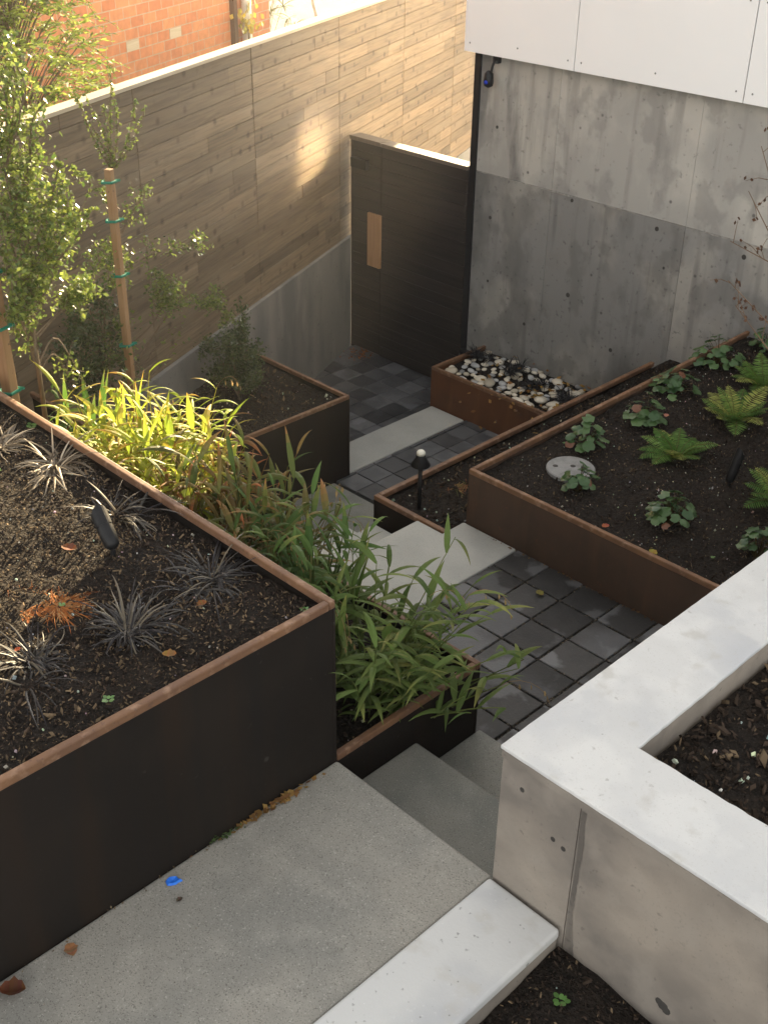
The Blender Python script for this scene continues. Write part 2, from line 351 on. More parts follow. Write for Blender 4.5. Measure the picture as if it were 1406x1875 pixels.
# pale slabs and the hidden flight going down to the court
mb = MB(); mb.prism([(-3.9, 2.94), (-3.312, 2.94), (-3.312, 4.348), (-3.705, 4.348), (-3.705, 4.17), (-3.9, 4.17)], -1.74, ZU + .004)
struct(mb.build('slab', M['slab'], bevel=.008))
mb = MB(); mb.box(-6.10, -5.73, 5.338, 6.655, -1.74, ZC + .004); struct(mb.build('slab', M['slab'], bevel=.008))
for k, (xa, xb) in enumerate([(-4.25, -3.905), (-4.6, -4.255), (-4.95, -4.605), (-5.3, -4.955)]):
    mb = MB(); mb.box(xa, xb, 2.94, 4.17 if k == 0 else 4.225, -1.74, ZU - .179 * (k + 1)); struct(mb.build('step', M['slab'], bevel=.008))
mb = MB(); mb.prism([(-5.70, 2.94), (-5.305, 2.94), (-5.305, 4.225), (-4.33, 4.225), (-4.33, 5.16), (-5.70, 5.16)], -1.74, ZC + .002)
struct(mb.build('slab', M['step'], bevel=.008))

# ------------------------------------------------------------------ planting soil
def soil(name, poly_or_box, z, seed, rise=.02, step=.05, mask=None):
    x0, x1, y0, y1 = poly_or_box
    nx = max(2, int((x1 - x0) / step)); ny = max(2, int((y1 - y0) / step))
    mb = MB()
    for j in range(ny + 1):
        for i in range(nx + 1):
            x = x0 + (x1 - x0) * i / nx; y = y0 + (y1 - y0) * j / ny
            h = mnoise.noise((x * 3 + seed, y * 3, seed)) * rise + mnoise.noise((x * 11 + seed, y * 11, 3)) * rise * .5
            mb.v.append((x, y, z + h))
    for j in range(ny):
        for i in range(nx):
            a = j * (nx + 1) + i
            cx = x0 + (x1 - x0) * (i + .5) / nx; cy = y0 + (y1 - y0) * (j + .5) / ny
            if mask and not mask(cx, cy): continue
            mb.f.append((a, a + 1, a + nx + 2, a + nx + 1)); mb.c.append((1, 1, 1))
    return struct(mb.build(name, M['soil'], smooth=True))

def chips(box, z, n, seed, size=(.008, .028), mask=None, white=.05, tan=.16, rise=.02, pale=(.40, .38, .33)):
    r = random.Random(seed); mb = MB()
    for _ in range(n):
        x, y = r.uniform(box[0], box[1]), r.uniform(box[2], box[3])
        if mask and not mask(x, y): continue
        h = mnoise.noise((x * 3 + seed, y * 3, seed)) * rise + mnoise.noise((x * 11 + seed, y * 11, 3)) * rise * .5
        t = r.random()
        L = r.uniform(*size) * (1 if r.random() < .9 else 1.8); w = L * r.uniform(.15, .5); th = L * .15
        if t < white: col = tuple(c * r.uniform(.7, 1.1) for c in pale); L *= .55; w = L * .8; th = w * .5
        elif t < white + tan: k = r.uniform(.5, 1.2); col = (.16 * k, .115 * k, .07 * k)
        else: k = r.uniform(.5, 1.8); col = (.036 * k, .025 * k, .018 * k)
        a = r.uniform(0, 6.28); ti = r.uniform(-1.2, 1.2)
        u = Vector((math.cos(a) * math.cos(ti), math.sin(a) * math.cos(ti), math.sin(ti))) * L * .5
        v = Vector((-math.sin(a), math.cos(a), r.uniform(-1.2, 1.2))).normalized() * w * .5
        nrm = u.cross(v).normalized() * th
        p = Vector((x, y, z + h + th * .6 + abs(u.z) * .6))
        b = len(mb.v)
        for q in (-u - v * .6, -u * .2 + v, u + v * .3, u * .5 - v): mb.v.append(tuple(p + q - nrm * .5))
        for q in (-u - v * .6, -u * .2 + v, u + v * .3, u * .5 - v): mb.v.append(tuple(p + q + nrm))
        for q in ((0, 3, 2, 1), (4, 5, 6, 7), (0, 1, 5, 4), (1, 2, 6, 5), (2, 3, 7, 6), (3, 0, 4, 7)):
            mb.f.append(tuple(b + i for i in q)); mb.c.append(col)
    return struct(mb.build('bark_mulch', M['chip'], colour=True), 'stuff')

# ------------------------------------------------------------------ steel planters
def planter(label, poly, z0, z1, m_side, m_rim, sides, rim_w=.027, th=.012, sides_m=None):
    """poly: plan corners counter-clockwise; sides: indices of the edges that exist"""
    x0, y0 = poly[0]
    t = thing('steel_planter', label, 'planter', (x0, y0, z0))
    n = len(poly); P = [Vector((x - x0, y - y0)) for x, y in poly]
    for i in sides:
        a, b = P[i], P[(i + 1) % n]; d = (b - a).normalized(); nin = Vector((-d.y, d.x)); L = (b - a).length
        mb = MB(); mb.box(0, L - .0005, .002, th, 0, z1 - z0 - .03)
        o = mb.build('side_panel', (sides_m or {}).get(i, m_side), t, (a.x, a.y, 0), math.atan2(d.y, d.x))
        # rolled rim: bar with rounded outer edge, mitred by butting
        mb = MB(); e0 = 0 if i % 2 == 0 else rim_w + .0005; e1 = L if i % 2 == 0 else L - rim_w - .0005
        if (i - 1) % n not in sides: e0 = 0
        if (i + 1) % n not in sides: e1 = L
        mb.box(e0, e1, 0, rim_w, z1 - z0 - .032, z1 - z0)
        mb.build('rim', m_rim, t, (a.x, a.y, 0), math.atan2(d.y, d.x), bevel=.005, seg=2)
    return t

# big planter in the left foreground
bigx0 = fence_x(2.145) + .06
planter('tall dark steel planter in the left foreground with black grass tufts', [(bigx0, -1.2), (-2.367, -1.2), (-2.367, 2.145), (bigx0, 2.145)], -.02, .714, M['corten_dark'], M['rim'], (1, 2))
soil('soil', (bigx0, -2.385, -1.2, 2.127), .655, 5, .03)
chips((-5.2, -2.41, .5, 2.11), .66, 26000, 5, rise=.03, white=.02, tan=.40, size=(.004, .016))
# low planter with the leafy grass
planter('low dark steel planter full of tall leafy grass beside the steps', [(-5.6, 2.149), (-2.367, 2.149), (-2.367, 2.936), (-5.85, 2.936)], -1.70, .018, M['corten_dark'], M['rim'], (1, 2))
soil('soil', (-5.6, -2.385, 2.16, 2.92), -.06, 9, .02)
chips((-5.3, -2.41, 2.17, 2.9), -.06, 2200, 9, white=.05)
# back-left planter by the fence
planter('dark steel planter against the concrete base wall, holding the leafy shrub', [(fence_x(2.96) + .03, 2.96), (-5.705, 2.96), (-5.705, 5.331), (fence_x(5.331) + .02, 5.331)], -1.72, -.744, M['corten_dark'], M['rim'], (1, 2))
msk = lambda x, y: x > fence_x(y) + .0
soil('soil', (-7.0, -5.72, 2.97, 5.31), -.80, 13, .03, mask=lambda x, y: x > fence_x(y) - .04)
chips((-6.95, -5.74, 2.98, 5.29), -.80, 3600, 13, rise=.03, mask=msk, white=.06)
# right planter with the ferns
planter('long brown steel planter on the right with ferns and round leaf plants', [(-3.693, 4.353), (-1.64, 4.353), (-1.64, 7.28), (-3.693, 7.28)], -1.72, -.168, M['corten'], M['rim'], (0, 3))
soil('soil', (-3.675, -1.63, 4.37, 7.30), -.225, 17, .025)
chips((-3.65, -1.66, 4.40, 7.28), -.225, 14000, 17, rise=.025, white=.045, size=(.004, .018))
# strip bed
planter('narrow steel strip planter below the fern planter, holding the path light', [(-4.32, 4.23), (-3.698, 4.23), (-3.698, 7.11), (-4.32, 7.11)], -1.72, -.557, M['corten_dark'], M['rim'], (0, 3), rim_w=.035)
soil('soil', (-4.30, -3.70, 4.25, 7.34), -.61, 21, .02)
chips((-4.28, -3.72, 4.27, 7.3), -.61, 1900, 21, white=.05)
# river stone planter by the house wall
planter('short orange rusted steel planter filled with pale river stones', [(-6.13, 6.665), (-4.325, 6.665), (-4.325, 7.33), (-6.13, 7.33)], -1.72, -1.06, M['corten_red'], M['rim'], (0, 3))
soil('soil', (-6.11, -4.33, 6.68, 7.35), -1.12, 25, .02)

# ------------------------------------------------------------------ white topped wall, ledge
t = thing('retaining_wall', 'concrete retaining wall with broad white top at the right edge', 'wall', (-1.62, 2.13, -1.7))
ox = (-1.62, 2.13, -1.7)
bar('wall_body', M['tan'], t, (-1.612, -1.320, 2.138, 2.412, -1.7, .528), ox)
bar('wall_body', M['tan'], t, (-1.279, 3.2, 2.138, 2.412, -1.7, .528), ox)
bar('wall_body', M['tan'], t, (-1.317, -1.2795, 2.139, 2.412, -1.7, .527), ox)
mb = MB(); zz = .522; rj = random.Random(4); row = []
while zz > -.16:
    wd = .010 + .008 * mnoise.noise((zz * 9, 1, 1)) + max(0, .10 - zz) * .12 + rj.uniform(-.0015, .0015); xc = -1.306 + .004 * mnoise.noise((zz * 5, 4, 1))
    row.append((xc - .006, xc + wd, zz)); zz -= .012
for x0_, x1_, z_ in row: mb.v += [(x0_ - ox[0], 2.1372 - ox[1], z_ - ox[2]), (x1_ - ox[0], 2.1372 - ox[1], z_ - ox[2])]
for i_ in range(len(row) - 1): mb.f.append((2 * i_, 2 * i_ + 2, 2 * i_ + 3, 2 * i_ + 1)); mb.c.append((1, 1, 1))
mb.build('stained_joint', M['tan_dark'], t)
bar('wall_body', M['tan'], t, (-1.612, -1.333, 2.4125, 7.3, -1.7, .528), ox)
mb = MB()
C0 = []
rc = random.Random(12)
def rough_edge(a, b, amp):
    L = math.hypot(b[0] - a[0], b[1] - a[1]); k = int(L / .022); out = [a]
    dx, dy = (b[0] - a[0]) / L, (b[1] - a[1]) / L
    for i in range(1, k):
        q = max(-1.2, min(1.2, mnoise.noise((a[0] * 9 + i * .35, a[1] * 7, amp * 99)) * 1.0)) * .5 + rc.uniform(-.9, .9) * (1 if rc.random() < .3 else .35)
        out.append((a[0] + dx * L * i / k - dy * q * amp, a[1] + dy * L * i / k + dx * q * amp))
    return out
C1 = [(-1.62, 2.13), (3.2, 2.13), (3.2, 2.42), (-1.325, 2.42), (-1.325, 7.3), (-1.62, 7.3)]
for i_, amp_ in enumerate((.0012, 0, .0040, .0022, 0, .0010)):
    C0 += rough_edge(C1[i_], C1[(i_ + 1) % 6], amp_) if amp_ else [C1[i_]]
mb.prism([(x - ox[0], y - ox[1]) for x, y in C0], .562 - ox[2], .577 - ox[2]); mb.build('coping', M['coping'], t, bevel=.004, seg=2)
mb = MB(); mb.prism([(x - ox[0], y - ox[1]) for x, y in [(-1.617, 2.133), (3.2, 2.133), (3.2, 2.417), (-1.328, 2.417), (-1.328, 7.29), (-1.617, 7.29)]], .529 - ox[2], .5615 - ox[2]); mb.build('lip', M['tan'], t, bevel=.003, seg=1)
for (hx, hz, hr) in ((-.968, .004, .009), (-.955, -.002, .012), (-.942, -.012, .010), (-.62, .25, .010), (-1.53, .45, .006), (-1.40, .34, .006), (-1.36, .33, .006)):
    mb = MB(); mb.lathe([(hr * 1.5, 0), (hr, .0015)], 9, (hx - ox[0], 2.137 - ox[1], hz - ox[2]), Vector((0, -1, .1))); mb.build('tie_hole', M['hole'], t)
soil('soil', (-1.322, 3.2, 2.421, 7.3), .46, 31, .02)
chips((-1.31, .4, 2.43, 5.4), .465, 15000, 31, size=(.006, .034), white=.022, tan=.13, pale=(.6, .6, .59))
t = thing('ledge', 'low white concrete ledge along the landing in the foreground', 'ledge', (-1.616, -2.5, -1.7))
bar('ledge_top', M['ledge'], t, (-1.616, -1.325, -2.5, 2.127, -.03, .012), (-1.616, -2.5, -1.7), bevel=.012, seg=3)
bar('ledge_body', M['tan'], t, (-1.612, -1.332, -2.5, 2.124, -1.7, -.031), (-1.616, -2.5, -1.7))
soil('soil', (-1.331, 3.2, -1.5, 2.137), -.085, 35, .03)
chips((-1.32, .3, .6, 2.13), -.08, 6500, 35, rise=.03, white=.012, tan=.16, size=(.004, .02))

# ------------------------------------------------------------------ house
t = thing('house', 'concrete walled house with white cladding panels above', 'house', (-6.345, 7.35, -1.7)); ox = (-6.345, 7.35, -1.7)
r = random.Random(3); xs = [-6.345, -5.56, -4.34, -3.12, -1.9, -.68, .54, 1.76, 2.98]
for a, b in zip(xs[:-1], xs[1:]):
    bar('lower_wall', M['house_low'], t, (a, b - .003, 7.35 + r.uniform(0, .002), 7.6, -1.7, .405), ox)
    bar('upper_wall', M['house'], t, (a, b - .003, 7.352 + r.uniform(0, .003), 7.6, .409, 1.36), ox)
mb = MB(); rj = random.Random(6); x = -6.33; row = []
while x < .4:
    k_ = max(0, mnoise.noise((x * 1.7, 3.1, 0)) + .25)
    row.append((x, .4075 - .0015 - abs(rj.gauss(0, .007)) * k_, .4085 + abs(rj.gauss(0, .003)) * k_)); x += rj.uniform(.015, .05)
for x, a, b in row: mb.v += [(x - ox[0], 7.3475 - ox[1], a - ox[2]), (x - ox[0], 7.3475 - ox[1], b - ox[2])]
for k in range(len(row) - 1): mb.f.append((2 * k, 2 * k + 2, 2 * k + 3, 2 * k + 1)); mb.c.append((1, 1, 1))
mb.build('pour_line', M['lime'], t)
for x, z in [(-6.18, .02), (-5.35, .02), (-4.5, .05), (-3.6, .02), (-6.18, .78), (-5.35, .62), (-5.30, .34), (-4.65, .72), (-4.6, .30), (-4.3, .75), (-3.9, .32), (-3.86, .62), (-5.3, -.42), (-4.72, -.38), (-6.1, -.45), (-5.86, -.1), (-4.9, -.7), (-4.0, -.36), (-5.7, -.75), (-4.55, .88), (-3.45, .86), (-5.66, 1.18)][::2]:
    x += r.uniform(-.06, .06); z += r.uniform(-.05, .05); R0 = r.uniform(.006, .012)
    mb = MB(); mb.lathe([(R0 * 1.7, 0), (R0, .0015)], 9, (x - ox[0], 7.349 - ox[1], z - ox[2]), Vector((0, -1, .1)))
    mb.build('tie_hole', M['hole'], t)
px = [-6.45, -5.38, -4.0, -2.62, -1.24, .14, 1.52, 2.9]
for a, b in zip(px[:-1], px[1:]):
    bar('cladding_panel', M['clad'], t, (a + .004, b - .004, 7.25, 7.262, 1.335, 5.6), ox)
    for k in range(2):
        xx = (a + .06, b - .06)[k]
        for z in (1.40, 1.95, 2.5):
            mb = MB(); mb.lathe([(.007, 0), (.005, .003)], 8, (xx - ox[0], 7.249 - ox[1], z - ox[2]), Vector((0, -1, 0)))
            if z < 2.2: mb.build('screw', M['lid'], t)
    mb = MB(); mb.lathe([(.007, 0), (.005, .003)], 8, ((a + b) / 2 - ox[0], 7.249 - ox[1], 1.42 - ox[2]), Vector((0, -1, 0))); mb.build('screw', M['lid'], t)
bar('upper_floor', M['dark_gap'], t, (-6.44, 3.2, 7.264, 14, 1.362, 5.6), ox)
bar('side_cladding', M['clad'], t, (-6.452, -6.441, 7.264, 14, 1.335, 5.6), ox)
bar('side_wall', M['clad'], t, (-6.34, -6.1, 7.602, 14, -1.7, 1.36), ox)
bar('added_side_window', M['mirror'], t, (-6.475, -6.456, 8.04, 8.90, .50, 1.26), ox)  # unseen mirror pane, added to throw the sun patch onto the fence
bar('added_window_frame', M['black'], t, (-6.455, -6.342, 8.08, 8.96, .56, 1.334), ox)  # unseen frame added behind the mirror pane
bar('corner_post', M['black'], t, (-6.405, -6.348, 7.335, 7.40, -1.6, 1.36), ox)

# security light on the house wall
t = thing('security_lamp', 'small black hanging lamp with blue lens under the white cladding', 'lamp', (-6.17, 7.35, 1.33))
mb = MB(); mb.box(-.025, .025, -.05, -.002, -.06, 0); mb.build('bracket', M['black'], t, bevel=.005)
mb = MB(); mb.tube([(0, -.05, -.03), (.005, -.08, -.07), (-.005, -.085, -.13)], .010, 8); mb.build('arm', M['black'], t)
mb = MB(); mb.lathe([(.015, .05), (.035, .03), (.042, -.03), (.036, -.06), (.01, -.075)][::-1], 14, (-.02, -.09, -.16)); mb.build('lamp_head', M['blackpl'], t, smooth=True)
mb = MB(); mb.lathe([(.016, 0), (.012, .008), (.003, .011)], 12, (-.012, -.13, -.19), Vector((.2, -1, -.2))); mb.build('lens', M['bluelens'], t)

# ------------------------------------------------------------------ gate
t = thing('gate', 'dark stained timber gate with bare cedar handle plate between fence and house', 'gate', (-7.80, 7.36, ZG)); ox = (-7.80, 7.36, ZG)
def boards(name, x0, x1, yf, z0, z1, h=.105):
    mb = MB(); z = z0; rr = random.Random(name + str(x0))
    while z < z1 - .01:
        zz = min(z + h, z1); mb.box(x0 - ox[0], x1 - ox[0], yf + rr.uniform(0, .002) - ox[1], yf + .03 - ox[1], z - ox[2], zz - .003 - ox[2]); z += h
    return mb.build(name, M['gate'], t, bevel=.002, seg=1)
boards('fixed_panel', -7.79, -7.425, 7.322, ZG + .02, .40)
boards('gate_leaf', -7.418, -6.412, 7.320, ZG + .012, .40)
bar('post', M['gate'], t, (-7.815, -7.791, 7.322, 7.42, ZG, .40), ox)
bar('cap_rail', M['gate_cap'], t, (-7.815, -7.425, 7.305, 7.44, .401, .438), ox, bevel=.004)
bar('cap_rail', M['gate_cap'], t, (-7.418, -6.41, 7.305, 7.44, .401, .434), ox, bevel=.004)
bar('backing', M['black'], t, (-7.79, -6.412, 7.352, 7.40, ZG + .004, .40), ox)
bar('handle_plate', M['cedar'], t, (-7.565, -7.405, 7.290, 7.319, -.70, -.205), ox, bevel=.004)
bar('latch_box', M['blackpl'], t, (-7.77, -7.57, 7.27, 7.319, .17, .26), ox, bevel=.006)

# ------------------------------------------------------------------ fence and its base wall
t = thing('timber_fence', 'tall fence of weathered horizontal boards with pale cap', 'fence', (FX, FY, 0), FROT)
us = [-8.0, -6.45, -4.9, -3.35, -1.755, -.165, 1.38, 2.9, 4.3]
rr = random.Random(8)
for a, b in zip(us[:-1], us[1:]):
    mb = MB(); z = -.50
    while z < 1.43:
        h = .103; x = a + .004
        while x < b - .01:
            L = rr.uniform(.5, 1.5); x2 = min(x + L, b - .004)
            if b - .004 - x2 < .25: x2 = b - .004
            dy = rr.uniform(0, .004)
            mb.box(x, x2, .03 + dy, .06, z, min(z + h - .0035, 1.44)); x = x2 + .0015
        z += h
    mb.build('board_panel', M['board'], t, bevel=.002, seg=1)
    bar('back_sheet', M['dark_gap'], t, (a, b, .061, .10, -.5, 1.44), (0, 0, 0))
bar('cap', M['cap'], t, (-8, 4.3, .012, .115, 1.442, 1.468), (0, 0, 0), bevel=.004)
t = thing('base_wall', 'low grey concrete wall carrying the timber fence', 'wall', (FX, FY, -1.74), FROT)
for a, b in ((-8.0, -5.2), (-5.197, -2.2), (-2.197, 0)):
    bar('wall_body', M['kerb'], t, (a, b, 0, .22, -1.74, -.497), (0, 0, -1.74), bevel=.005)
bar('wall_body', M['kerb'], t, (.003, 4.3, .02, .22, -1.74, -.497), (0, 0, -1.74))

# ------------------------------------------------------------------ beyond the fence
t = thing('brick_building', 'red brick building standing behind the timber fence', 'building', (FX - 1.85 * FN.x, FY - 1.85 * FN.y, 0), FROT)
mb = MB(); mb.box(-9, 2.12, 0, 5, -1.74, 4.2); mb.build('brick_wall', M['brick'], t)
for u, z in ((-.621, 1.085), (.103, 1.085)):
    bar('pale_brick', M['cap'], t, (u, u + .2, -.004, .02, z, z + .085), (0, 0, 0))
bar('downpipe_backing', M['brown'], t, (1.26, 1.33, -.05, -.001, -1.7, 4.2), (0, 0, 0))
mb = MB(); mb.tube([(1.50, -.06, -1.7), (1.50, -.06, 4.2)], .05, 12); mb.build('downpipe', M['pipe'], t, smooth=True)
o = MB(); o.tube([(0, 0, 0), (.75, .1, -1.0), (1.2, .16, -1.9)], .018, 8)
tag(o.build('garden_pole', M['pipe'], loc=fence_pt(1.75, -1.35, 1.9), rot=FROT), 'thin white pole leaning behind the fence beside the brick corner', 'pole')

# ------------------------------------------------------------------ plants
def lerp(a, b, t): return tuple(x + (y - x) * t for x, y in zip(a, b))
def arc(p, az, L, up, droop, n=5):
    """curved blade: starts at p going out at azimuth az, elevation up, bending down"""
    pts = [Vector(p)]; e = up
    for i in range(n):
        e -= droop / n
        pts.append(pts[-1] + Vector((math.cos(az) * math.cos(e), math.sin(az) * math.cos(e), math.sin(e))) * L / n)
    return pts

def oat_clump(label, loc, seed, greens, tip, n=26, h=(.5, .75), spread=.42, seeds=5, lean=None, flags=5, group='clumps of leafy grass in the low planter'):
    r = random.Random(seed)
    t = thing('leafy_grass', label, 'grass', loc, 0, group)
    st, lf, sh = MB(), MB(), MB()
    for k in range(int(n * 1.55)):
        a = r.uniform(0, 6.28); R0 = r.uniform(0, .15)
        base = Vector((math.cos(a) * R0 * 1.3, math.sin(a) * R0, -.03)); hh = r.uniform(*h); sp = r.uniform(.1, spread) * hh
        top = base + Vector((math.cos(a) * sp, math.sin(a) * sp, hh))
        if lean: top += Vector(lean) * r.uniform(.3, 1)
        mid = (base + top) / 2 + Vector((-math.cos(a), -math.sin(a), 0)) * sp * .18
        pts = [base * (1 - s) ** 2 + mid * 2 * s * (1 - s) + top * s * s for s in (0, .2, .4, .6, .8, 1)]
        g = lerp(greens[0], greens[1], r.random())
        st.tube(pts, [.003, .003, .0028, .0024, .002, .0015], 5, lerp(g, tip, .3))
        m = int(hh / .058)
        az = r.uniform(0, 6.28)
        for i in range(m):
            s = .12 + .88 * (i + r.uniform(-.2, .2)) / max(1, m - 1); s = min(max(s, .05), 1.0)
            q = s * 5; i0 = min(int(q), 4); p = pts[i0].lerp(pts[i0 + 1], q - i0)
            az += math.pi + r.uniform(-.7, .7)
            L = r.uniform(.13, .23) * (1 - .25 * abs(s - .5)); w = L * r.uniform(.105, .165)
            up = r.uniform(.35, 1.0) + (.35 if s > .9 else 0)
            bl = arc(p, az, L, up, r.uniform(.6, 1.7), 6)
            gg = lerp(greens[0], greens[1], r.random()); tt = r.random() ** 2.2 * (1.0 if s > .5 else .5)
            cols = [lerp(gg, tip, min(1, tt * (j / 5) ** 1.2 * 1.3)) for j in range(6)]
            lf.ribbon(bl, (-math.sin(az), math.cos(az), r.uniform(-.5, .5)), [w * x for x in (.35, .85, 1, .92, .68, .36, .03)], cols, .25)
        if k < seeds:
            d2 = arc(top, a + r.uniform(-.6, .6), r.uniform(.16, .26), 1.1, 2.3, 6)
            sh.tube(d2, .0011, 4, (.30, .20, .09), False)
            for j in (2, 3, 4, 5, 6):
                for q in range(1):
                    e = d2[j] + Vector((r.uniform(-.015, .015), r.uniform(-.015, .015), -.012))
                    aa = r.uniform(0, 6.28)
                    sh.ribbon([e, e + Vector((.004, 0, -.012)), e + Vector((.002, .002, -.026))], (math.cos(aa), math.sin(aa), 0), [.003, .010, .002], [(.34, .24, .11)], .1)
    for k in range(flags):
        a = r.uniform(0, 6.28); p = Vector((math.cos(a) * r.uniform(.02, .24), math.sin(a) * r.uniform(.02, .2), h[1] * r.uniform(.6, .92))); az = r.uniform(0, 6.28)
        L = r.uniform(.17, .27); w = r.uniform(.022, .036); gg = lerp(greens[0], greens[1], r.random())
        lf.ribbon(arc(p, az, L, r.uniform(1.15, 1.5), r.uniform(.0, .5), 6), (-math.sin(az), math.cos(az), 0), [w * x for x in (.4, .85, 1, .92, .68, .36, .03)], [gg, gg, gg, gg, lerp(gg, tip, .3), lerp(gg, tip, .8)], .25)
        st.tube([(p.x * .3, p.y * .3, 0), tuple(p * .6), tuple(p)], .0025, 5, gg)
    st.build('stem', M['leaf'], t, colour=True); lf.build('foliage', M['leaf'], t, colour=True)
    if seeds: sh.build('seed_head', M['dry'], t, colour=True)
    return t
G1 = ((.055, .105, .022), (.10, .16, .035)); GY_SUN = ((.24, .33, .035), (.40, .44, .06)); GR = ((.10, .11, .03), (.20, .12, .045))  # the brightest greens have sunlight put into the leaf colour
oat_clump('green leafy grass clump at the front corner of the low planter', (-2.62, 2.55, -.06), 1, ((.075, .125, .03), (.13, .185, .05)), (.24, .24, .07), 30, (.34, .60), .70, 4, (.15, .05, 0))
oat_clump('small arching grass clump spilling over the front rim of the low planter', (-2.50, 2.72, -.06), 12, ((.075, .125, .03), (.13, .185, .05)), (.24, .22, .07), 9, (.16, .34), .8, 3, (.22, .04, -.05), 0)
oat_clump('dark green leafy grass clump behind the front corner clump', (-2.98, 2.56, -.06), 2, ((.06, .115, .03), (.10, .17, .04)), (.20, .20, .05), 27, (.40, .68), .45, 6)
oat_clump('green leafy grass clump with reddish tips in mid planter', (-3.32, 2.58, -.06), 3, ((.065, .105, .025), (.14, .14, .04)), (.34, .16, .06), 30, (.45, .76), .42, 9)
oat_clump('reddish bronze leafy grass clump beside the sunlit one', (-3.62, 2.60, -.06), 4, ((.10, .10, .03), (.20, .13, .045)), (.40, .13, .05), 30, (.42, .70), .5, 5)
oat_clump('leafy grass clump coloured bright yellow as if sunlit in mid planter', (-3.98, 2.58, -.06), 5, GY_SUN, (.46, .26, .05), 60, (.45, .72), .55, 5, None, 12)
oat_clump('leafy grass clump coloured sunlit yellow, left of the bright clump', (-4.32, 2.62, -.06), 6, GY_SUN, (.46, .25, .05), 34, (.42, .68), .5, 4, None, 10)
oat_clump('small shaded green grass clump below the staked tree', (-4.78, 2.66, -.06), 7, ((.05, .11, .02), (.09, .17, .03)), (.15, .16, .04), 12, (.25, .5), .6, 0)

def tuft(name, label, loc, seed, n, L, cols, w=.008, up=(.5, 1.35), droop=(.9, 2.4), group=None, m='blade', cat='grass', R=.04):
    r = random.Random(seed); mb = MB(); crowns = [(r.gauss(0, R * .9), r.gauss(0, R * .9), r.uniform(-.3, .3), r.uniform(-.3, .3), r.uniform(.6, 1.1)) for _ in range(4)]
    for k in range(n):
        az = r.uniform(0, 6.28); rr = r.uniform(0, R * .6); cw = crowns[k % 4]; lean = cw[2:4]
        l_ = r.uniform(*L) * cw[4]; c = cols[min(int(r.random() ** 1.5 * len(cols)), len(cols) - 1)]
        pts = arc((cw[0] + math.cos(az) * rr, cw[1] + math.sin(az) * rr, -.01), az + r.uniform(-.5, .5), l_, r.uniform(*up), r.uniform(*droop), 7)
        tw_ = r.gauss(0, .16) * l_; pts = [p + Vector((-math.sin(az), math.cos(az), 0)) * tw_ * (i / 7) ** 2 + Vector((lean[0], lean[1], 0)) * l_ * (i / 7) for i, p in enumerate(pts)]
        pts = [Vector((p.x, p.y, max(p.z, .006 + .004 * r.random()))) for p in pts]
        ww = w * r.uniform(.7, 1.3)
        mb.ribbon(pts, (-math.sin(az), math.cos(az), r.uniform(-.3, .3)), [ww * x for x in (.7, 1, 1, .95, .85, .7, .45, .05)], [c], .3)
    return tag(mb.build(name, M[m], loc=loc, colour=True), label, cat, group)
BK = [(.022, .020, .020), (.034, .031, .029), (.015, .013, .015), (.055, .049, .042), (.12, .10, .07)]
BG = 'black grass tufts in the big planter'
tuft('black_grass', 'black grass tuft nearest the inner corner of the tall planter', (-2.83, 1.95, .65), 21, 170, (.09, .30), BK, .0072, up=(.35, 1.35), droop=(1.2, 2.9), group=BG)
tuft('black_grass', 'black grass tuft in the middle of three along the front rim', (-2.80, 1.60, .65), 22, 170, (.09, .31), BK, .0072, up=(.35, 1.35), droop=(1.2, 2.9), group=BG)
tuft('black_grass', 'black grass tuft at the lower left by the front rim', (-2.82, 1.25, .65), 23, 170, (.09, .31), BK, .0072, up=(.35, 1.35), droop=(1.2, 2.9), group=BG)
tuft('black_grass', 'greyish grass tuft beside the black spotlight', (-3.40, 2.0, .65), 24, 60, (.14, .26), BK[1:], .0085, group=BG)
BK_GLINT = [(.15, .12, .085), (.24, .20, .15), (.10, .075, .05), (.34, .29, .22)]  # black grass blades with sun glints put into their colour
tuft('black_grass', 'black grass tuft with painted sun glints beside the sunlit rim', (-3.86, 1.98, .65), 25, 110, (.14, .25), BK_GLINT, .009, up=(.5, 1.2), group=BG)
tuft('black_grass', 'black grass tuft with painted sun glints at the left picture edge', (-4.22, 1.98, .65), 26, 110, (.14, .26), BK_GLINT, .009, up=(.5, 1.2), group=BG)
tuft('orange_sedge', 'bright orange wiry sedge tuft at the left edge of the soil', (-3.17, 1.44, .645), 27, 1100, (.06, .15), [(.33, .11, .03), (.42, .17, .05), (.24, .08, .025), (.46, .27, .12)], .0036, up=(.1, 1.0), droop=(1.2, 3.6), R=.078, m='dry', cat='grass')
for k, (x, y, lab) in enumerate([(-5.98, 7.12, 'small black grass tuft nearest the gate end of the stone planter'), (-5.62, 7.12, 'small black grass tuft second from the gate among the stones'), (-5.28, 7.04, 'small black grass tuft third from the gate among the stones'), (-4.98, 6.98, 'small black grass tuft at the strip end of the stone planter')]):
    tuft('mondo_grass', lab, (x, y, -1.075), 40 + k, 120, (.10, .19), [(.012, .012, .014), (.018, .018, .02), (.03, .027, .027)], .0075, up=(.7, 1.5), group='small black tufts among the river stones')
for k, (x, y, z, lab) in enumerate([(-4.12, 4.72, -.61, 'dry brown tuft behind the path light in the strip bed'), (-3.86, 6.02, -.6, 'dry brown tuft midway along the strip bed'), (-4.0, 6.55, -.6, 'yellow brown tuft near the far end of the strip bed')]):
    tuft('dry_tuft', lab, (x, y, z), 50 + k, 70, (.05, .12), [(.20, .09, .04), (.26, .16, .06), (.12, .12, .04)], .006, up=(.3, 1.3), m='dry', R=.05, group='dry tufts in the strip bed')

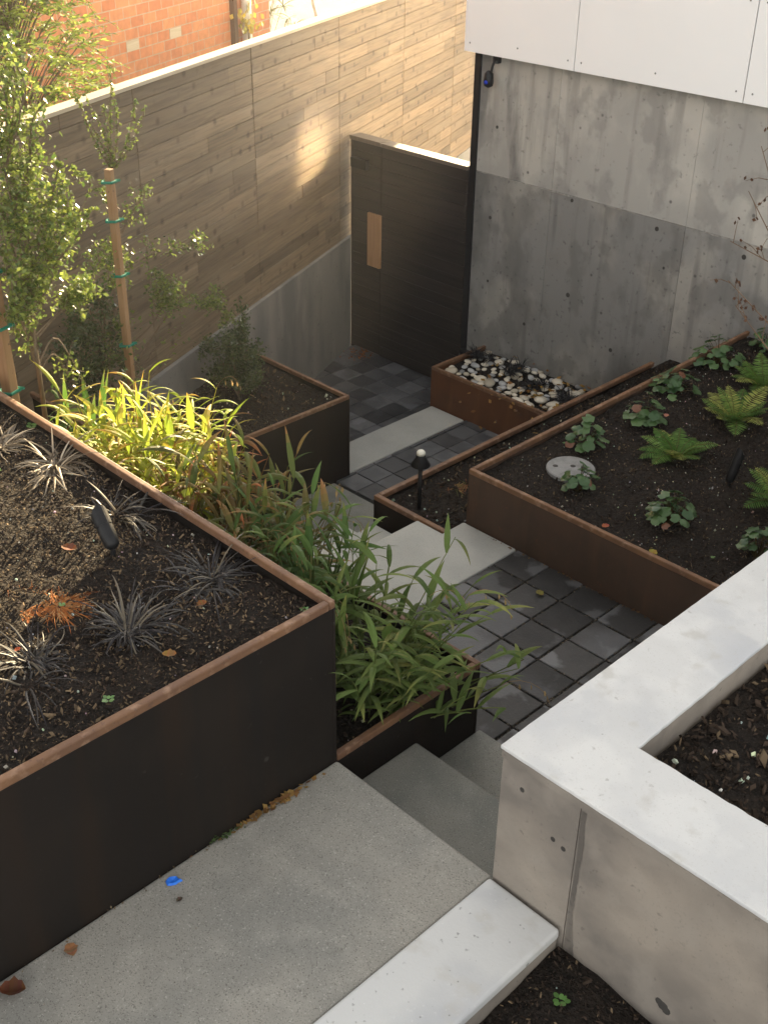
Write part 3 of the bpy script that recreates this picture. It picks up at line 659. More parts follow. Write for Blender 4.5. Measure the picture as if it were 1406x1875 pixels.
def fern(label, loc, seed, nf=13, L=(.24, .38), rot=0):
    L = (L[0] * .76, L[1] * .76); nf = int(nf * 1.35)
    r = random.Random(seed); t = thing('fern', label, 'fern', loc, rot, 'ferns in the right planter')
    for k in range(nf):
        mb = MB(); az = 6.28 * k / nf + r.uniform(-.25, .25); l_ = r.uniform(*L)
        sp = arc((math.cos(az) * .015, math.sin(az) * .015, 0), az, l_, r.uniform(.85, 1.4), r.uniform(.7, 1.6), 24)
        yel = r.random() < .3
        c = lerp((.085, .18, .035), (.16, .27, .06), r.random()) if not yel else (.32, .35, .09)
        mb.tube(sp[::3], .0018, 4, (.12, .10, .03), False)
        for i in range(3, 24):
            s = i / 24; pl = l_ * .24 * math.sin(math.pi * min(1, .12 + s * .92)) ** .75 + .004
            d = (sp[min(i + 1, 24)] - sp[i - 1]).normalized()
            sd = Vector((-math.sin(az), math.cos(az), 0)); upv = sd.cross(d)
            for sg in (-1, 1):
                dr = (sd * sg + d * .35 - Vector((0, 0, .12 + r.uniform(0, .2)))).normalized()
                p0 = sp[i]; mb.ribbon([p0, p0 + dr * pl * .35, p0 + dr * pl * .7, p0 + dr * pl], d, [.005, l_ * .032, l_ * .024, .001], [c], .1)
        mb.build('frond', M['leaf'], t, colour=True)
    return t
fern('fern nearest the round grey lid, with yellow tips', (-3.03, 5.40, -.23), 61, 14, (.24, .36))
fern('large fern behind the lidside fern, with a pale frond to the left', (-3.03, 6.05, -.23), 62, 16, (.26, .42))
fern('fern by the house wall end of the right planter', (-3.18, 6.62, -.23), 63, 14, (.24, .38))
fern('fern at the right edge beside the black tube spotlight', (-2.32, 5.35, -.23), 64, 14, (.26, .42))

def roundleaf(label, loc, seed, n=15, R=.13, bronze=.2):
    r = random.Random(seed); t = thing('round_leaf_plant', label, 'plant', loc, 0, 'round leaf plants in the right planter')
    st = MB()
    for k in range(int(n * 2.1)):
        az = r.uniform(0, 6.28); rr = R * math.sqrt(r.random()); z = .05 + r.uniform(0, .17) * (1.25 - rr / R)
        c = Vector((math.cos(az) * rr, math.sin(az) * rr, z)); rad = r.uniform(.022, .038)
        st.tube([(0, 0, -.01), (c.x * .5, c.y * .5, z * .75), tuple(c)], .0018, 4, (.10, .07, .03), False)
        nrm = Vector((math.cos(az) * .5 + r.uniform(-.3, .3), math.sin(az) * .5 + r.uniform(-.3, .3), 1)).normalized()
        a = nrm.orthogonal().normalized(); b = nrm.cross(a); ph = r.uniform(0, 6.28)
        g = (.15, .06, .03) if r.random() < bronze * .5 else lerp((.035, .085, .028), (.085, .15, .05), r.random())
        mb = MB(); mb.v.append(tuple(c)); N = 12
        for i in range(N):
            q = 6.28 * i / N; rd = rad * (1 - .35 * math.exp(-((q - 3.14) / .35) ** 2)) * (1 + .07 * math.cos(q * 5))
            mb.v.append(tuple(c + (a * math.cos(q + ph) + b * math.sin(q + ph)) * rd - nrm * rad * .22 * (1 + .5 * math.cos(q * 4))))
        for i in range(N): mb.f.append((0, 1 + i, 1 + (i + 1) % N)); mb.c.append(g)
        mb.build('leaf', M['leaf_gloss'], t, colour=True, smooth=True)
    st.build('stem', M['leaf'], t, colour=True)
for k, (x, y, n, R, lab) in enumerate([
    (-3.45, 5.10, 14, .11, 'round leaf plant just behind the grey lid'), (-3.18, 4.68, 14, .10, 'round leaf plant in front of the grey lid'),
    (-2.64, 4.74, 22, .13, 'bushy round leaf plant near the front rim'), (-2.16, 4.80, 14, .11, 'round leaf plant tucked beside the white wall top'),
    (-3.40, 5.62, 18, .13, 'round leaf plant left of the lidside fern'), (-3.52, 6.12, 20, .15, 'pale green round leaf plant with large leaves by the side rim'),
    (-3.58, 6.72, 22, .17, 'broad round leaf plant along the far side rim'), (-3.45, 7.18, 18, .14, 'round leaf plant against the house wall'),
    (-3.78, 6.95, 9, .08, 'small round leaf plant at the far end of the strip bed')]):
    roundleaf(lab, (x, y, -.23 if x > -3.7 else -.60), 70 + k, n, R, .10 if k < 5 else .03)

# ---- staked young trees
def spray(tw, lf, pts, r, r0=.006, n_leaf=40, leaf=(.012, .02), cols=None, spread=.035, start=.25, twigs=0, tl=.12):
    """a branch through pts (fence coordinates u, depth, z already turned to local points) with small leaves"""
    pts = [Vector(p) for p in pts]; N = 10; out = []
    for i in range(N + 1):
        s = i / N * (len(pts) - 1); k = min(int(s), len(pts) - 2); f = s - k
        p0 = pts[max(k - 1, 0)]; p1 = pts[k]; p2 = pts[k + 1]; p3 = pts[min(k + 2, len(pts) - 1)]
        out.append(.5 * ((2 * p1) + (p2 - p0) * f + (2 * p0 - 5 * p1 + 4 * p2 - p3) * f * f + (3 * p1 - p0 - 3 * p2 + p3) * f ** 3))
    tw.tube(out, [r0 * (1 - .8 * i / N) for i in range(N + 1)], 5, (1, 1, 1), False)
    def leaves(path, n, st):
        for _ in range(n):
            s = st + (1 - st) * r.random(); k = min(int(s * (len(path) - 1)), len(path) - 2)
            p = path[k].lerp(path[k + 1], s * (len(path) - 1) - k) + Vector((r.gauss(0, spread), r.gauss(0, spread), r.gauss(0, spread))) * .5
            L = r.uniform(*leaf); d = Vector((r.gauss(0, 1), r.gauss(0, 1), r.gauss(0, .8))).normalized(); e = d.cross(Vector((r.gauss(0, 1), r.gauss(0, 1), r.gauss(0, 1)))).normalized()
            lf.quad(p, d * L * .6, e * L * .33, lerp(cols[0], cols[1], r.random()))
    leaves(out, n_leaf, start)
    for _ in range(twigs):
        i = r.randint(int(start * N), N); d = Vector((r.gauss(0, 1), r.gauss(0, 1), r.gauss(.25, .8))).normalized()
        q = [out[i], out[i] + d * tl * .5 + Vector((0, 0, .01)), out[i] + d * tl * r.uniform(.7, 1.2)]
        tw.tube(q, [.0022, .0017, .001], 4, (1, 1, 1), False); leaves(q, int(n_leaf * .28), .1)

def tree(label, u, d, z0, trunk, branches, seed, cols, cat='tree', name='young_tree', group='young trees along the fence', tr=.014):
    r = random.Random(seed); base = fence_pt(u, d, z0)
    t = thing(name, label, cat, base, 0, group)
    L = lambda uu, dd, zz: tuple(fence_pt(uu, dd, zz) - base)
    tk, tw, lf = MB(), MB(), MB()
    tk.tube([L(*p) for p in trunk], [tr * (1 - .6 * i / (len(trunk) - 1)) for i in range(len(trunk))], 7)
    for b in branches:
        pts, n, tg = b[0], b[1], b[2]; spd = b[3] if len(b) > 3 else .035
        spray(tw, lf, [L(*p) for p in pts], r, .006, int(n * 1.25), (.012, .030), cols, spd, b[4] if len(b) > 4 else .2, tg)
    tk.build('trunk', M['bark'], t, smooth=True); tw.build('branch', M['bark'], t); lf.build('crown', M['tree_leaf'], t, colour=True)
    return t
TC = ((.05, .085, .02), (.19, .23, .05))
r = random.Random(77)
# tree tied to the long stake (u -4.18)
B = []
for (u2, z2) in [(-4.56, 1.62), (-4.44, 1.56), (-4.34, 1.57), (-4.22, 1.70), (-4.08, 1.66), (-3.92, 1.46), (-3.86, 1.40), (-4.28, 1.50)]:
    B.append(([(-4.19, .34, 1.18), ((-4.19 + u2) / 2 + .02, .36, (1.2 + z2) / 2 - .02), (u2, .36 + r.uniform(-.08, .1), z2 + .06)], 62, 0, .014, .1))
B += [([(-4.16, .34, .80), (-4.02, .4, .98), (-3.95, .42, 1.03)], 60, 3), ([(-4.16, .34, .95), (-4.30, .36, 1.06), (-4.36, .38, 1.12)], 60, 3),
      ([(-4.16, .34, .60), (-3.85, .42, .62), (-3.50, .45, .54)], 90, 6, .05, .25), ([(-4.18, .34, .62), (-4.32, .4, .72), (-4.42, .42, .80)], 110, 6, .06, .2),
      ([(-4.18, .34, .50), (-4.36, .42, .62), (-4.6, .46, .82)], 130, 7, .07, .2), ([(-4.15, .34, .12), (-3.98, .42, .24), (-3.90, .44, .46)], 210, 8, .06, .55),
      ([(-4.15, .34, -.02), (-3.8, .44, .24), (-3.45, .48, .16), (-3.14, .5, -.10)], 170, 7, .04, .45), ([(-4.15, .34, -.1), (-3.95, .4, .04), (-3.72, .42, .08)], 14, 1, .03, .5),
      ([(-4.15, .34, -.22), (-3.98, .4, -.10), (-3.78, .42, -.04)], 10, 1, .03, .5), ([(-4.17, .34, .3), (-4.35, .4, .34), (-4.55, .44, .22)], 60, 4, .06, .4),
      ([(-4.17, .34, .2), (-4.3, .42, .12), (-4.42, .44, -.06)], 70, 4, .06, .3)]
tree('slender young tree tied to the tall stake, with upright top shoots', -4.20, .34, -.80, [(-4.20, .34, -.80), (-4.19, .34, .2), (-4.19, .34, 1.2)], B, 5, TC)
# left tree, standing further out from the fence where the sun clears it
B = []; rt = random.Random(19)
for (u2, z2, d2, n) in [(-5.63, 1.89, .85, 90), (-5.50, 1.96, .80, 80), (-5.37, 2.04, .78, 60), (-5.38, 1.74, .8, 80), (-5.30, 1.44, .8, 130), (-5.28, 1.32, .82, 150), (-5.33, 1.25, .86, 130),
                       (-5.62, 1.62, .85, 130), (-5.78, 1.45, .88, 150), (-5.55, 1.48, .8, 130), (-5.80, 1.25, .9, 120), (-5.5, 1.30, .86, 150), (-5.62, 1.12, .9, 120), (-5.78, 1.05, .92, 100), (-5.45, 1.62, .8, 110), (-5.72, 1.78, .85, 110)]:
    B.append(([(-5.64, .80, z2 - .40), ((-5.64 + u2) / 2, .82, z2 - .15), (u2, d2, z2)], int(n * .7), 9, .05, .3))
    B.append(([((-5.64 + u2) / 2, .82, z2 - .18), (u2 + rt.uniform(-.1, .1), d2 + rt.uniform(-.08, .12), z2 + rt.uniform(0, .10)), (u2 + rt.uniform(-.16, .16), d2 + rt.uniform(-.12, .16), z2 + rt.uniform(.06, .24))], 60, 1, .016, .2))
B += [([(-5.62, .80, .80), (-5.45, .82, .86), (-5.20, .84, .95)], 150, 7, .04, .6), ([(-5.62, .80, .78), (-5.40, .80, .84), (-5.16, .8, .86)], 80, 4, .03, .6),
      ([(-5.62, .80, .66), (-5.48, .8, .74), (-5.40, .82, .60), (-5.34, .82, .44)], 26, 2, .04, .6), ([(-5.62, .80, .62), (-5.5, .8, .66), (-5.44, .82, .52)], 16, 2, .04, .6),
      ([(-5.64, .80, .94), (-5.75, .84, 1.0), (-5.84, .86, .98)], 90, 5, .04, .4), ([(-5.62, .80, 1.0), (-5.4, .78, 1.08), (-5.1, .74, 1.20)], 90, 6, .05, .5)]
tree('bushy young tree with bright leaves at the left picture edge', -5.64, .80, -.10, [(-5.64, .80, -.10), (-5.63, .80, .9), (-5.62, .80, 1.35), (-5.56, .8, 1.8)], B, 6, ((.06, .105, .025), (.22, .26, .055)))
# thin bare tree between the stakes
B = []
for (u2, z2, n) in [(-4.46, .47, 60), (-4.40, .36, 40), (-4.78, .40, 120), (-4.62, .26, 150), (-4.80, .12, 150), (-4.70, .02, 120), (-4.30, .20, 80), (-4.55, .08, 100), (-4.9, .3, 120), (-4.66, -.08, 60), (-4.34, .05, 60)]:
    B.append(([(-4.38, .27, z2 * .35 - .12), ((-4.38 + u2) / 2, .32, z2 * .8 + .1), (u2, .34, z2)], n, 6, .06, .5))
tree('thin spreading young tree with pale twigs between the two stakes', -4.30, .27, -.80, [(-4.30, .27, -.80), (-4.31, .27, -.17), (-4.38, .27, .11), (-4.45, .27, .42)], B, 7, ((.03, .05, .02), (.08, .11, .035)), tr=.011)
# shrub in the back-left planter
B = []
rs = random.Random(4)
for k in range(17):
    a = rs.uniform(0, 6.28); rr_ = rs.uniform(.1, .36); u2 = -2.95 + math.cos(a) * rr_ * 1.1; d2 = .38 + math.sin(a) * rr_ * .6; z2 = -.78 + rs.uniform(.18, .58)
    B.append(([(-2.95, .38, -.78), ((-2.95 + u2) / 2, (.38 + d2) / 2, (z2 - .78) / 2 + .06), (u2, d2, z2)], 150, 5, .05, .3))
tree('low dark leafy shrub in the planter below the fence', -2.95, .38, -.80, [(-2.95, .38, -.80), (-2.95, .38, -.72)], B, 9, ((.03, .055, .02), (.09, .12, .035)), 'shrub', 'shrub', None, .01)

def stake(label, u, d, z0, z1, ties, hw=.020):
    base = fence_pt(u, d, z0); t = thing('wooden_stake', label, 'stake', base, FROT, 'wooden tree stakes')
    mb = MB(); mb.box(-hw, hw, -hw, hw, 0, z1 - z0); mb.build('post', M['stake'], t, bevel=.004)
    for k, z in enumerate(ties):
        mb = MB(); g = hw + .006; mb.tube([(-g - .01, g, 0), (-g, -g, .004), (g, -g, 0), (g + .012, -g - .012, .004), (g, g, -.004), (-.01, g + .015, 0), (-g - .01, g, 0)], .008, 6)
        mb.build('tie', M['tie'], t, (0, 0, z - z0))
stake('tall wooden stake with green ties in front of the fence', -4.45, .50, -.82, 1.27, (1.20, .985, .67, .245, -.08))
stake('wooden stake with green ties at the left picture edge', -5.83, .78, -.10, 1.25, (.60, .92, 1.18), .027)

# feathery evergreen behind the fence, and the dark shrub beyond the brick corner
def evergreen(label, u, d, z0, seed, n, size, cols, fr=.3, nb=22):
    r = random.Random(seed); base = fence_pt(u, d, z0); t = thing('evergreen_tree', label, 'tree', base)
    tk, lf = MB(), MB(); su, sd_, sz = size
    tk.tube([(0, 0, 0), (.03, .02, sz * .5), (0, 0, sz)], [.035, .025, .01], 7)
    for k in range(n):
        a = r.uniform(0, 6.28); h = r.uniform(.15, 1.0) * sz; rad = (1 - (h / sz) ** 2 * .6) * r.uniform(.3, 1)
        c = FD * (math.cos(a) * su * rad) + FN * (math.sin(a) * sd_ * rad) + Vector((0, 0, h))
        tk.tube([(0, 0, h * .75), tuple(c * .6 + Vector((0, 0, h * .3))), tuple(c)], [.008, .005, .002], 4, cap=False)
        col0 = lerp(cols[0], cols[1], r.random())
        for j in range(nb):
            aa = r.uniform(0, 6.28); L = r.uniform(.4, 1) * fr
            pts = arc(c, aa, L, r.uniform(-.2, 1.1), r.uniform(.4, 1.6), 4)
            lf.ribbon(pts, (-math.sin(aa), math.cos(aa), r.uniform(-.6, .6)), [.004, .011, .013, .009, .001], [lerp(col0, cols[1], r.random() * .6)], .2)
    tk.build('trunk', M['bark'], t); lf.build('crown', M['leaf'], t, colour=True)
def feathery(label, u, d, z0, seed, n, cols):
    r = random.Random(seed); base = fence_pt(u, d, z0); t = thing('evergreen_tree', label, 'tree', base)
    tk, lf = MB(), MB(); tk.tube([(0, 0, 0), (.02, .02, 2.2), (0, .04, 4.3)], [.04, .03, .012], 7)
    for k in range(n):
        h = r.uniform(2.2, 4.5); rad = .30 + .75 * (4.7 - h) / 2.5; a = r.uniform(0, 6.28); q = math.sqrt(r.random())
        c = FD * (math.cos(a) * rad * q) + FN * (math.sin(a) * .38 * q) + Vector((0, 0, h))
        st_ = Vector((0, 0, h - .25 - .3 * q)); 
        if k % 4 == 0: tk.tube([st_, st_.lerp(c, .5) + Vector((0, 0, .04)), c], [.008, .005, .002], 4, cap=False)
        az = math.atan2(c.y, c.x) + r.uniform(-.8, .8); L = r.uniform(.14, .34)
        sp = arc(c, az, L, r.uniform(-.1, .9), r.uniform(.5, 1.5), 10); tk.tube(sp[::3], .0016, 3, cap=False)
        col0 = lerp(cols[0], cols[1], r.random())
        for i in range(1, 10):
            dd = (sp[i + 1] - sp[i - 1]).normalized(); sd = Vector((-math.sin(az), math.cos(az), r.uniform(-.4, .4)))
            for sg in (-1, 1):
                dr = (sd * sg * .8 + dd * .7 + Vector((0, 0, r.uniform(-.3, .3)))).normalized(); l_ = r.uniform(.034, .07) * (1.15 - i / 13)
                p = sp[i] + dr * l_ * .5
                lf.quad(p, dr * l_ * .55, dr.cross(Vector((r.gauss(0, 1), r.gauss(0, 1), r.gauss(0, 1)))).normalized() * l_ * .15, lerp(col0, cols[1], r.random() * .5))
    tk.build('trunk', M['bark'], t); lf.build('crown', M['leaf'], t, colour=True)
feathery('feathery bright evergreen tree behind the fence at top left', -3.55, -.75, -1.95, 91, 1150, ((.09, .15, .03), (.26, .31, .06)))
evergreen('dark shrubby evergreen beyond the corner of the brick building', 3.4, -2.6, -1.7, 92, 60, (.9, .6, 3.2), ((.02, .03, .012), (.07, .08, .03)), .25, 16)
t = thing('climbing_plant', 'yellow climbing leaves at the foot of the white downpipe', 'plant', (FX - 1.85 * FN.x, FY - 1.85 * FN.y, 0), FROT)
mb = MB(); mb.tube([(1.38, -.13, -1.7), (1.42, -.12, 0), (1.40, -.13, 1.0)], .01, 5); mb.build('stem', M['bark'], t)
mb = MB()
rv = random.Random(5)
for k in range(60):
    p = Vector((1.4 + rv.gauss(0, .13), -.12 + rv.uniform(-.06, .04), .98 + abs(rv.gauss(0, .14)))); a = rv.uniform(0, 6.28)
    mb.quad(p, Vector((math.cos(a), .2, math.sin(a))) * .035, Vector((-math.sin(a), .3, math.cos(a))) * .026, lerp((.30, .30, .05), (.45, .32, .06), rv.random()))
mb.build('foliage', M['leaf'], t, colour=True)

# dry twiggy shrub at the right picture edge, rooted in the white wall's bed
base = Vector((-1.18, 4.35, .46)); t = thing('dry_shrub', 'bare twiggy shrub with dry seed heads at the right picture edge', 'shrub', base)
tw, sh = MB(), MB(); rv = random.Random(15)
tips = [((-2.02, 4.2, 1.12), (-2.2, 4.2, 1.26)), ((-2.0, 4.2, 1.45), (-2.27, 4.2, 1.51)), ((-2.0, 4.2, 1.45), (-2.23, 4.2, 1.72)), ((-2.05, 4.2, 1.6), (-2.22, 4.22, 1.89)), ((-2.0, 4.2, 1.7), (-2.20, 4.25, 2.03)), ((-1.95, 4.2, 1.6), (-2.1, 4.2, 1.95)), ((-2.0, 4.2, 1.2), (-2.24, 4.18, 1.36))]
for mid, tip in tips:
    m_, e = Vector(mid) - base, Vector(tip) - base
    pts = [Vector((0, 0, -.03)), Vector((m_.x * .35, m_.y * .4, m_.z * .6)), m_, e]
    tw.tube(pts, [.006, .005, .003, .0013], 5)
    for k in range(5):
        p = m_.lerp(e, rv.uniform(.1, 1)); d = Vector((rv.gauss(-.3, .6), rv.gauss(0, .5), rv.gauss(.3, .7))).normalized() * rv.uniform(.05, .13)
        tw.tube([p, p + d * .5 + Vector((0, 0, .01)), p + d], [.0015, .0012, .0008], 4)
        for q in range(2):
            c = p + d * rv.uniform(.6, 1.05) + Vector((rv.gauss(0, .006), rv.gauss(0, .006), rv.gauss(0, .006))); a = rv.uniform(0, 6.28)
            sh.quad(c, Vector((math.cos(a), .3, math.sin(a))) * .009, Vector((-math.sin(a), .4, math.cos(a))) * .007, (.11, .06, .04)); sh.quad(c, Vector((.3, math.cos(a), math.sin(a))) * .009, Vector((.4, -math.sin(a), math.cos(a))) * .007, (.13, .075, .045))
tw.build('branch', M['twig'], t); sh.build('seed_head', M['dry'], t, colour=True)

# small weeds
def weed(label, loc, seed, n=7, s=.02):
    r = random.Random(seed); mb = MB()
    for k in range(n):
        a = 6.28 * k / n + r.uniform(-.3, .3); c = Vector((math.cos(a), math.sin(a), .35)) * s * r.uniform(.6, 1.2)
        d = Vector((math.cos(a), math.sin(a), .15)); e = Vector((-math.sin(a), math.cos(a), 0)); N = 8; b = len(mb.v)
        for i in range(N):
            q = 6.28 * i / N; mb.v.append(tuple(c + d * math.cos(q) * s * .55 + e * math.sin(q) * s * .45))
        mb.f.append(tuple(range(b, b + N))); mb.c.append(lerp((.07, .17, .035), (.13, .24, .07), r.random()))
    tag(mb.build('seedling', M['leaf_gloss'], loc=loc, colour=True), label, 'weed', 'tiny green seedlings')
for k, (x, y, z, s, lab) in enumerate([(-1.20, 1.98, -.075, .030, 'green seedling in the soil beside the white ledge'), (-2.44, 2.07, .672, .018, 'seedling in the inner corner of the tall planter'), (-2.50, 1.34, .672, .022, 'seedling beside the front rim of the tall planter'),
    (-4.0, 1.80, .672, .020, 'seedling under the sunlit grass tufts'), (-3.02, 1.50, .672, .016, 'seedling near the orange sedge'), (-3.56, 5.05, -.21, .018, 'seedling near the corner by the grey lid'), (-2.3, 4.62, -.21, .014, 'seedling near the front rim beside the white wall top'), (-4.25, 2.10, .672, .03, 'seedling by the sunlit rim at the left edge')]):
    weed(lab, (x, y, z), 200 + k, 8, s * .6)

# ------------------------------------------------------------------ small things
# path light
t = thing('path_light', 'black path light with cone hood and pale cap in the strip bed', 'lamp', (-4.085, 4.38, -.61))
mb = MB(); mb.lathe([(.013, -.05), (.013, .30)], 12); mb.build('stem', M['blackpl'], t, smooth=True)
mb = MB(); mb.lathe([(.056, .296), (.058, .300), (.030, .345), (.028, .365)], 24); mb.build('lamp_shade', M['blackpl'], t, smooth=True)
mb = MB(); mb.lathe([(.026, .3655), (.026, .380), (.020, .390), (.006, .394)], 18); mb.build('finial', M['lens'], t, smooth=True)
# bullet spotlights
def spot(label, loc, axis, L, R0):
    t = thing('garden_spotlight', label, 'lamp', loc, 0, 'black garden spotlights')
    ax = Vector(axis).normalized()
    mb = MB(); mb.tube([(0, 0, -.03), (0, 0, .05)], .010, 8); mb.build('ground_spike', M['black'], t)
    mb = MB(); c = Vector((0, 0, .05))
    mb.lathe([(R0 * .55, -L * .3), (R0 * .9, -L * .22), (R0, 0), (R0, L * .55), (R0 * .97, L * .62)], 18, tuple(c + ax * L * .2), ax); mb.build('lamp_body', M['blackpl'], t, smooth=True)
    mb = MB(); b0 = tuple(c + ax * L * .6); rot = ax.to_track_quat('Z', 'Y'); N = 14; n0 = len(mb.v)
    up = rot.inverted() @ Vector((0, 0, 1)); pa = math.atan2(up.y, up.x)
    for i in range(N + 1):
        q = pa - 1.9 + 3.8 * i / N; ext = L * .5 * (.35 + .65 * math.cos((q - pa) / 1.9 * 1.2) ** 2)
        for zz in (L * .1, L * .1 + ext):
            for rad in (R0 * 1.06, R0 * .99):
                mb.v.append(tuple(c + rot @ Vector((math.cos(q) * rad, math.sin(q) * rad, zz + L * .4))))
    for i in range(N):
        a = n0 + 4 * i; b = a + 4
        mb.f += [(a, b, b + 2, a + 2), (a + 1, a + 3, b + 3, b + 1), (a + 2, b + 2, b + 3, a + 3), (a, a + 1, b + 1, b)]; mb.c += [(1, 1, 1)] * 4
    mb.build('hood', M['blackpl'], t)
spot('black bullet spotlight on the soil of the tall planter', (-3.17, 1.80, .66), (-.62, .10, .55), .150, .030)
spot('black tube spotlight leaning among the ferns', (-2.64, 5.33, -.23), (.05, .25, .8), .19, .027)

# round valve lid
t = thing('valve_lid', 'round grey plastic lid set in the soil of the right planter', 'lid', (-3.35, 4.83, -.215))
mb = MB(); mb.lathe([(.135, -.03), (.138, .008), (.132, .013), (.02, .014)], 36); mb.build('cover', M['lid'], t)
for (x, y) in ((-.07, -.05), (.05, .05), (.0, .02)):
    mb = MB(); mb.lathe([(.016, .0142), (.012, .0155)], 10, (x, y, 0)); mb.build('finger_hole', M['hole'], t)

# river stones
def stone_mesh(seed):
    r = random.Random(seed); mb = MB(); n, m = 10, 7; ph = r.uniform(0, 9)
    for j in range(m + 1):
        th = math.pi * j / m
        for i in range(n):
            a = 6.28 * i / n; k = 1 + .16 * mnoise.noise((math.cos(a) + ph, math.sin(a), math.cos(th) * 1.3))
            mb.v.append((math.sin(th) * math.cos(a) * k, math.sin(th) * math.sin(a) * k * .78, math.cos(th) * .40 * k))
    for j in range(m):
        for i in range(n): mb.f.append((j * n + i, j * n + n + i, j * n + n + (i + 1) % n, j * n + (i + 1) % n)); mb.c.append((1, 1, 1))
    return mb
protos = []
for q, (mm, lab) in enumerate((('stone_w', 'pale cream river stone in the rusted planter'), ('stone', 'tan river stone in the rusted planter'), ('stone_g', 'grey river stone in the rusted planter'))):
    for k in range(3):
        o = stone_mesh(q * 10 + k).build('river_stone', M[mm], smooth=True); tag(o, lab, 'stone', 'river stones'); protos.append(o)
rv = random.Random(33); used = set(); spots = []
tries = 0
while len(spots) < 175 and tries < 9000:
    tries += 1
    x, y = rv.uniform(-6.06, -4.37), rv.uniform(6.72, 7.32); s = rv.choice((.026, .03, .036, .045, .06))
    if all((x - a) ** 2 + (y - b) ** 2 > ((s + c) * .72) ** 2 for a, b, c in spots): spots.append((x, y, s))
for x, y, s in spots:
    i = rv.choice((0, 1, 2, 0, 3, 4, 5, 6, 7, 8, 6, 7)) if s < .05 else rv.choice((0, 1, 2, 3))
    o = protos[i] if i not in used else protos[i].copy()
    if i in used: COL.objects.link(o)
    used.add(i)
    o.location = (x, y, -1.115 + s * .38); o.scale = (s, s, s); o.rotation_euler = (rv.uniform(-.2, .2), rv.uniform(-.2, .2), rv.uniform(0, 6.28))

# fallen leaves and scraps
def fallen(label, loc, size, col, seed, name='fallen_leaf', m='dry', curl=.35):
    r = random.Random(seed); mb = MB(); N = 6; a0 = r.uniform(0, 6.28)
    ca, sa = math.cos(a0), math.sin(a0)
    def P(s, w): x = (s - .5) * size; y = w * size; z = .004 + curl * (abs(w) * 1.2 + (s - .5) ** 2) * size + r.uniform(0, .06) * size; return (x * ca - y * sa, x * sa + y * ca, z)
    for i in range(N + 1):
        s = i / N; w = .36 * math.sin(math.pi * min(max(s, .03), .985)) ** .7 * (1 + .25 * (i % 2))
        mb.v += [P(s, -w), P(s, 0), P(s, w)]
    for i in range(N):
        a = 3 * i; mb.f += [(a, a + 1, a + 4, a + 3), (a + 1, a + 2, a + 5, a + 4)]; mb.c += [tuple(c * r.uniform(.8, 1.2) for c in col)] * 2
    tag(mb.build(name, M[m], loc=loc, colour=True), label, 'leaf', 'fallen leaves')
fallen('large curled brown leaf at the bottom left of the landing', (-2.30, .80, .0), .075, (.11, .045, .022), 1, curl=.7)
fallen('small tan leaf on the landing beside the dark planter', (-2.31, 1.0, .0), .05, (.30, .16, .07), 2)
fallen('tiny dark leaf scrap on the landing near the blue tape', (-2.24, 1.35, .0), .022, (.09, .06, .045), 3)
fallen('orange leaf under the middle black tuft', (-2.70, 1.84, .67), .038, (.22, .09, .03), 4)
fallen('yellow orange leaf by the front rim of the tall planter', (-2.55, 1.60, .67), .045, (.24, .14, .04), 5)
fallen('red leaf on the lower left black tuft', (-2.84, 1.24, .72), .022, (.30, .06, .025), 6)
fallen('pink leaf among the round leaves by the lidside fern', (-3.26, 5.62, -.12), .04, (.42, .17, .11), 7)
fallen('orange leaf on the front rim of the right planter', (-2.80, 4.40, -.165), .045, (.34, .10, .05), 8)
fallen('yellow leaf near the front rim of the right planter', (-2.52, 4.42, -.20), .05, (.34, .24, .05), 9)
fallen('long brown leaf in the soil beside the spotlight', (-3.30, 1.70, .67), .06, (.16, .06, .03), 10)
fallen('thin yellow leaf on the paving near the slab', (-2.95, 4.10, -.515), .05, (.20, .18, .05), 11)
fallen('brown leaf on the paving beside the low planter', (-2.30, 3.30, -.515), .06, (.22, .14, .06), 12)
mb = MB(); rv = random.Random(2); ring = [(math.cos(6.28 * i / 11) * .026 * rv.uniform(.75, 1.2), math.sin(6.28 * i / 11) * .017 * rv.uniform(.7, 1.25)) for i in range(11)]
b = len(mb.v); mb.v = [(x, y, .002) for x, y in ring] + [(x * .8, y * .8, .009 + rv.uniform(0, .005)) for x, y in ring] + [(0, 0, .008)]
for i in range(11): mb.f += [(i, (i + 1) % 11, 11 + (i + 1) % 11, 11 + i), (11 + i, 11 + (i + 1) % 11, 22)]; mb.c += [(1, 1, 1)] * 2
tag(mb.build('tape_scrap', M['bluetape'], loc=(-2.315, 1.38, .0), rot=.9), 'crumpled scrap of bright blue tape on the landing', 'tape')

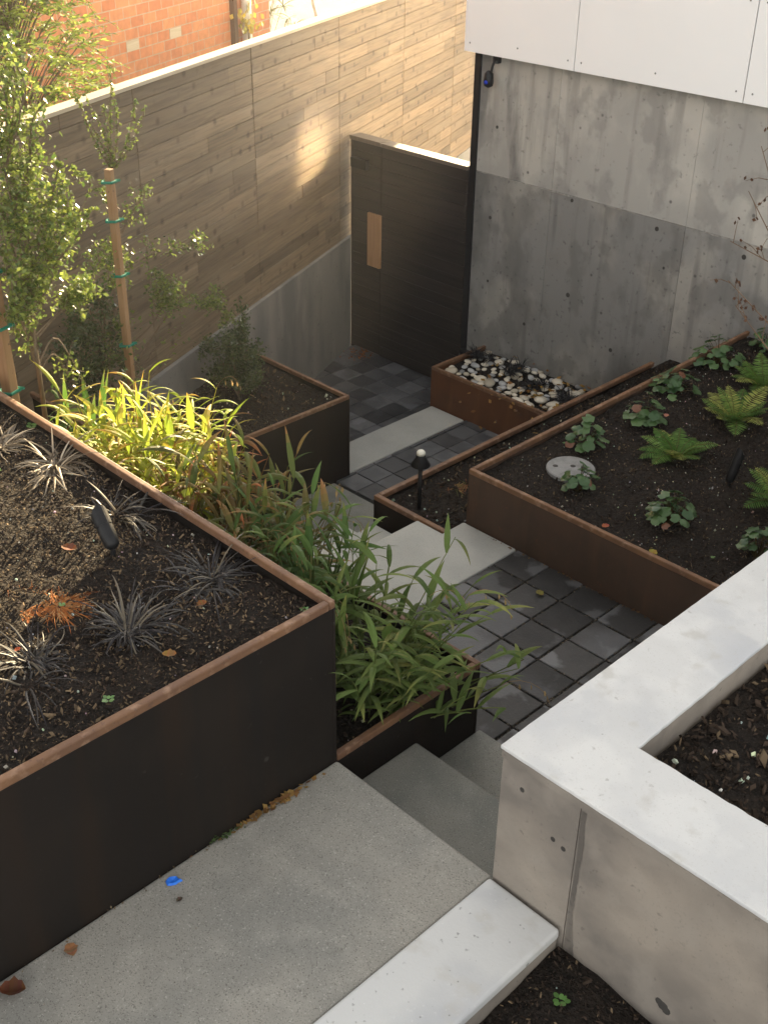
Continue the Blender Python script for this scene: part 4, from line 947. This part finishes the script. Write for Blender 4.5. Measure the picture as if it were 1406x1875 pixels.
def litter(pts, n, seed, spread, z, size=(.012, .035), cols=((.16, .07, .03), (.30, .19, .06)), axis=None):
    r = random.Random(seed); mb = MB()
    for k in range(n):
        x, y = pts; s = r.gauss(0, 1)
        p = Vector((x + (s * axis[0] if axis else r.gauss(0, spread)) + r.uniform(-.01, .01), y + (s * axis[1] if axis else r.gauss(0, spread)), z + .006 + abs(r.gauss(0, .008))))
        a = r.uniform(0, 6.28); L = r.uniform(*size) * .6
        mb.quad(p, Vector((math.cos(a), math.sin(a), r.uniform(-.5, .5))) * L, Vector((-math.sin(a), math.cos(a), r.uniform(-.5, .5))) * L * .6, lerp(*cols, r.random()))
    struct(mb.build('leaf_litter', M['dry'], colour=True), 'stuff')
litter((-2.345, 1.80), 70, 1, .05, 0, (.010, .03), axis=(.002, .11))
litter((-2.35, 1.1), 60, 2, .05, 0, (.004, .010), ((.10, .07, .05), (.20, .16, .10)), axis=(.002, .5))
litter((-2.35, 1.62), 40, 3, .05, 0, (.006, .016), ((.05, .09, .03), (.08, .10, .04)), axis=(.003, .03))
litter((-7.60, 7.22), 55, 4, .07, ZG, (.02, .04), ((.16, .06, .03), (.28, .12, .05)))
litter((-5.2, 6.98), 120, 5, .30, -1.07, (.02, .05), ((.20, .09, .03), (.34, .22, .06)))
litter((-3.95, 6.4), 60, 6, .10, -.58, (.02, .05), ((.22, .12, .03), (.38, .25, .06)), axis=(.08, .3))
litter((-2.7, 4.33), 90, 8, .1, ZU, (.006, .018), ((.10, .05, .025), (.20, .12, .05)), axis=(.5, .004))
litter((-1.36, 4.0), 40, 7, .1, .47, (.01, .03))
r9 = random.Random(9); mb = MB()
for k in range(90):
    x, y = r9.uniform(-2.3, -1.66), r9.uniform(.6, 2.1); a = r9.uniform(0, 6.28); L_ = r9.uniform(.001, .0035)
    mb.quad((x, y, .0015), Vector((math.cos(a), math.sin(a), .2)) * L_, Vector((-math.sin(a), math.cos(a), .2)) * L_ * .6, lerp((.05, .04, .03), (.25, .20, .14), r9.random()))
struct(mb.build('leaf_litter', M['dry'], colour=True), 'stuff')
if GLARE_HAZE: add_glare_haze()
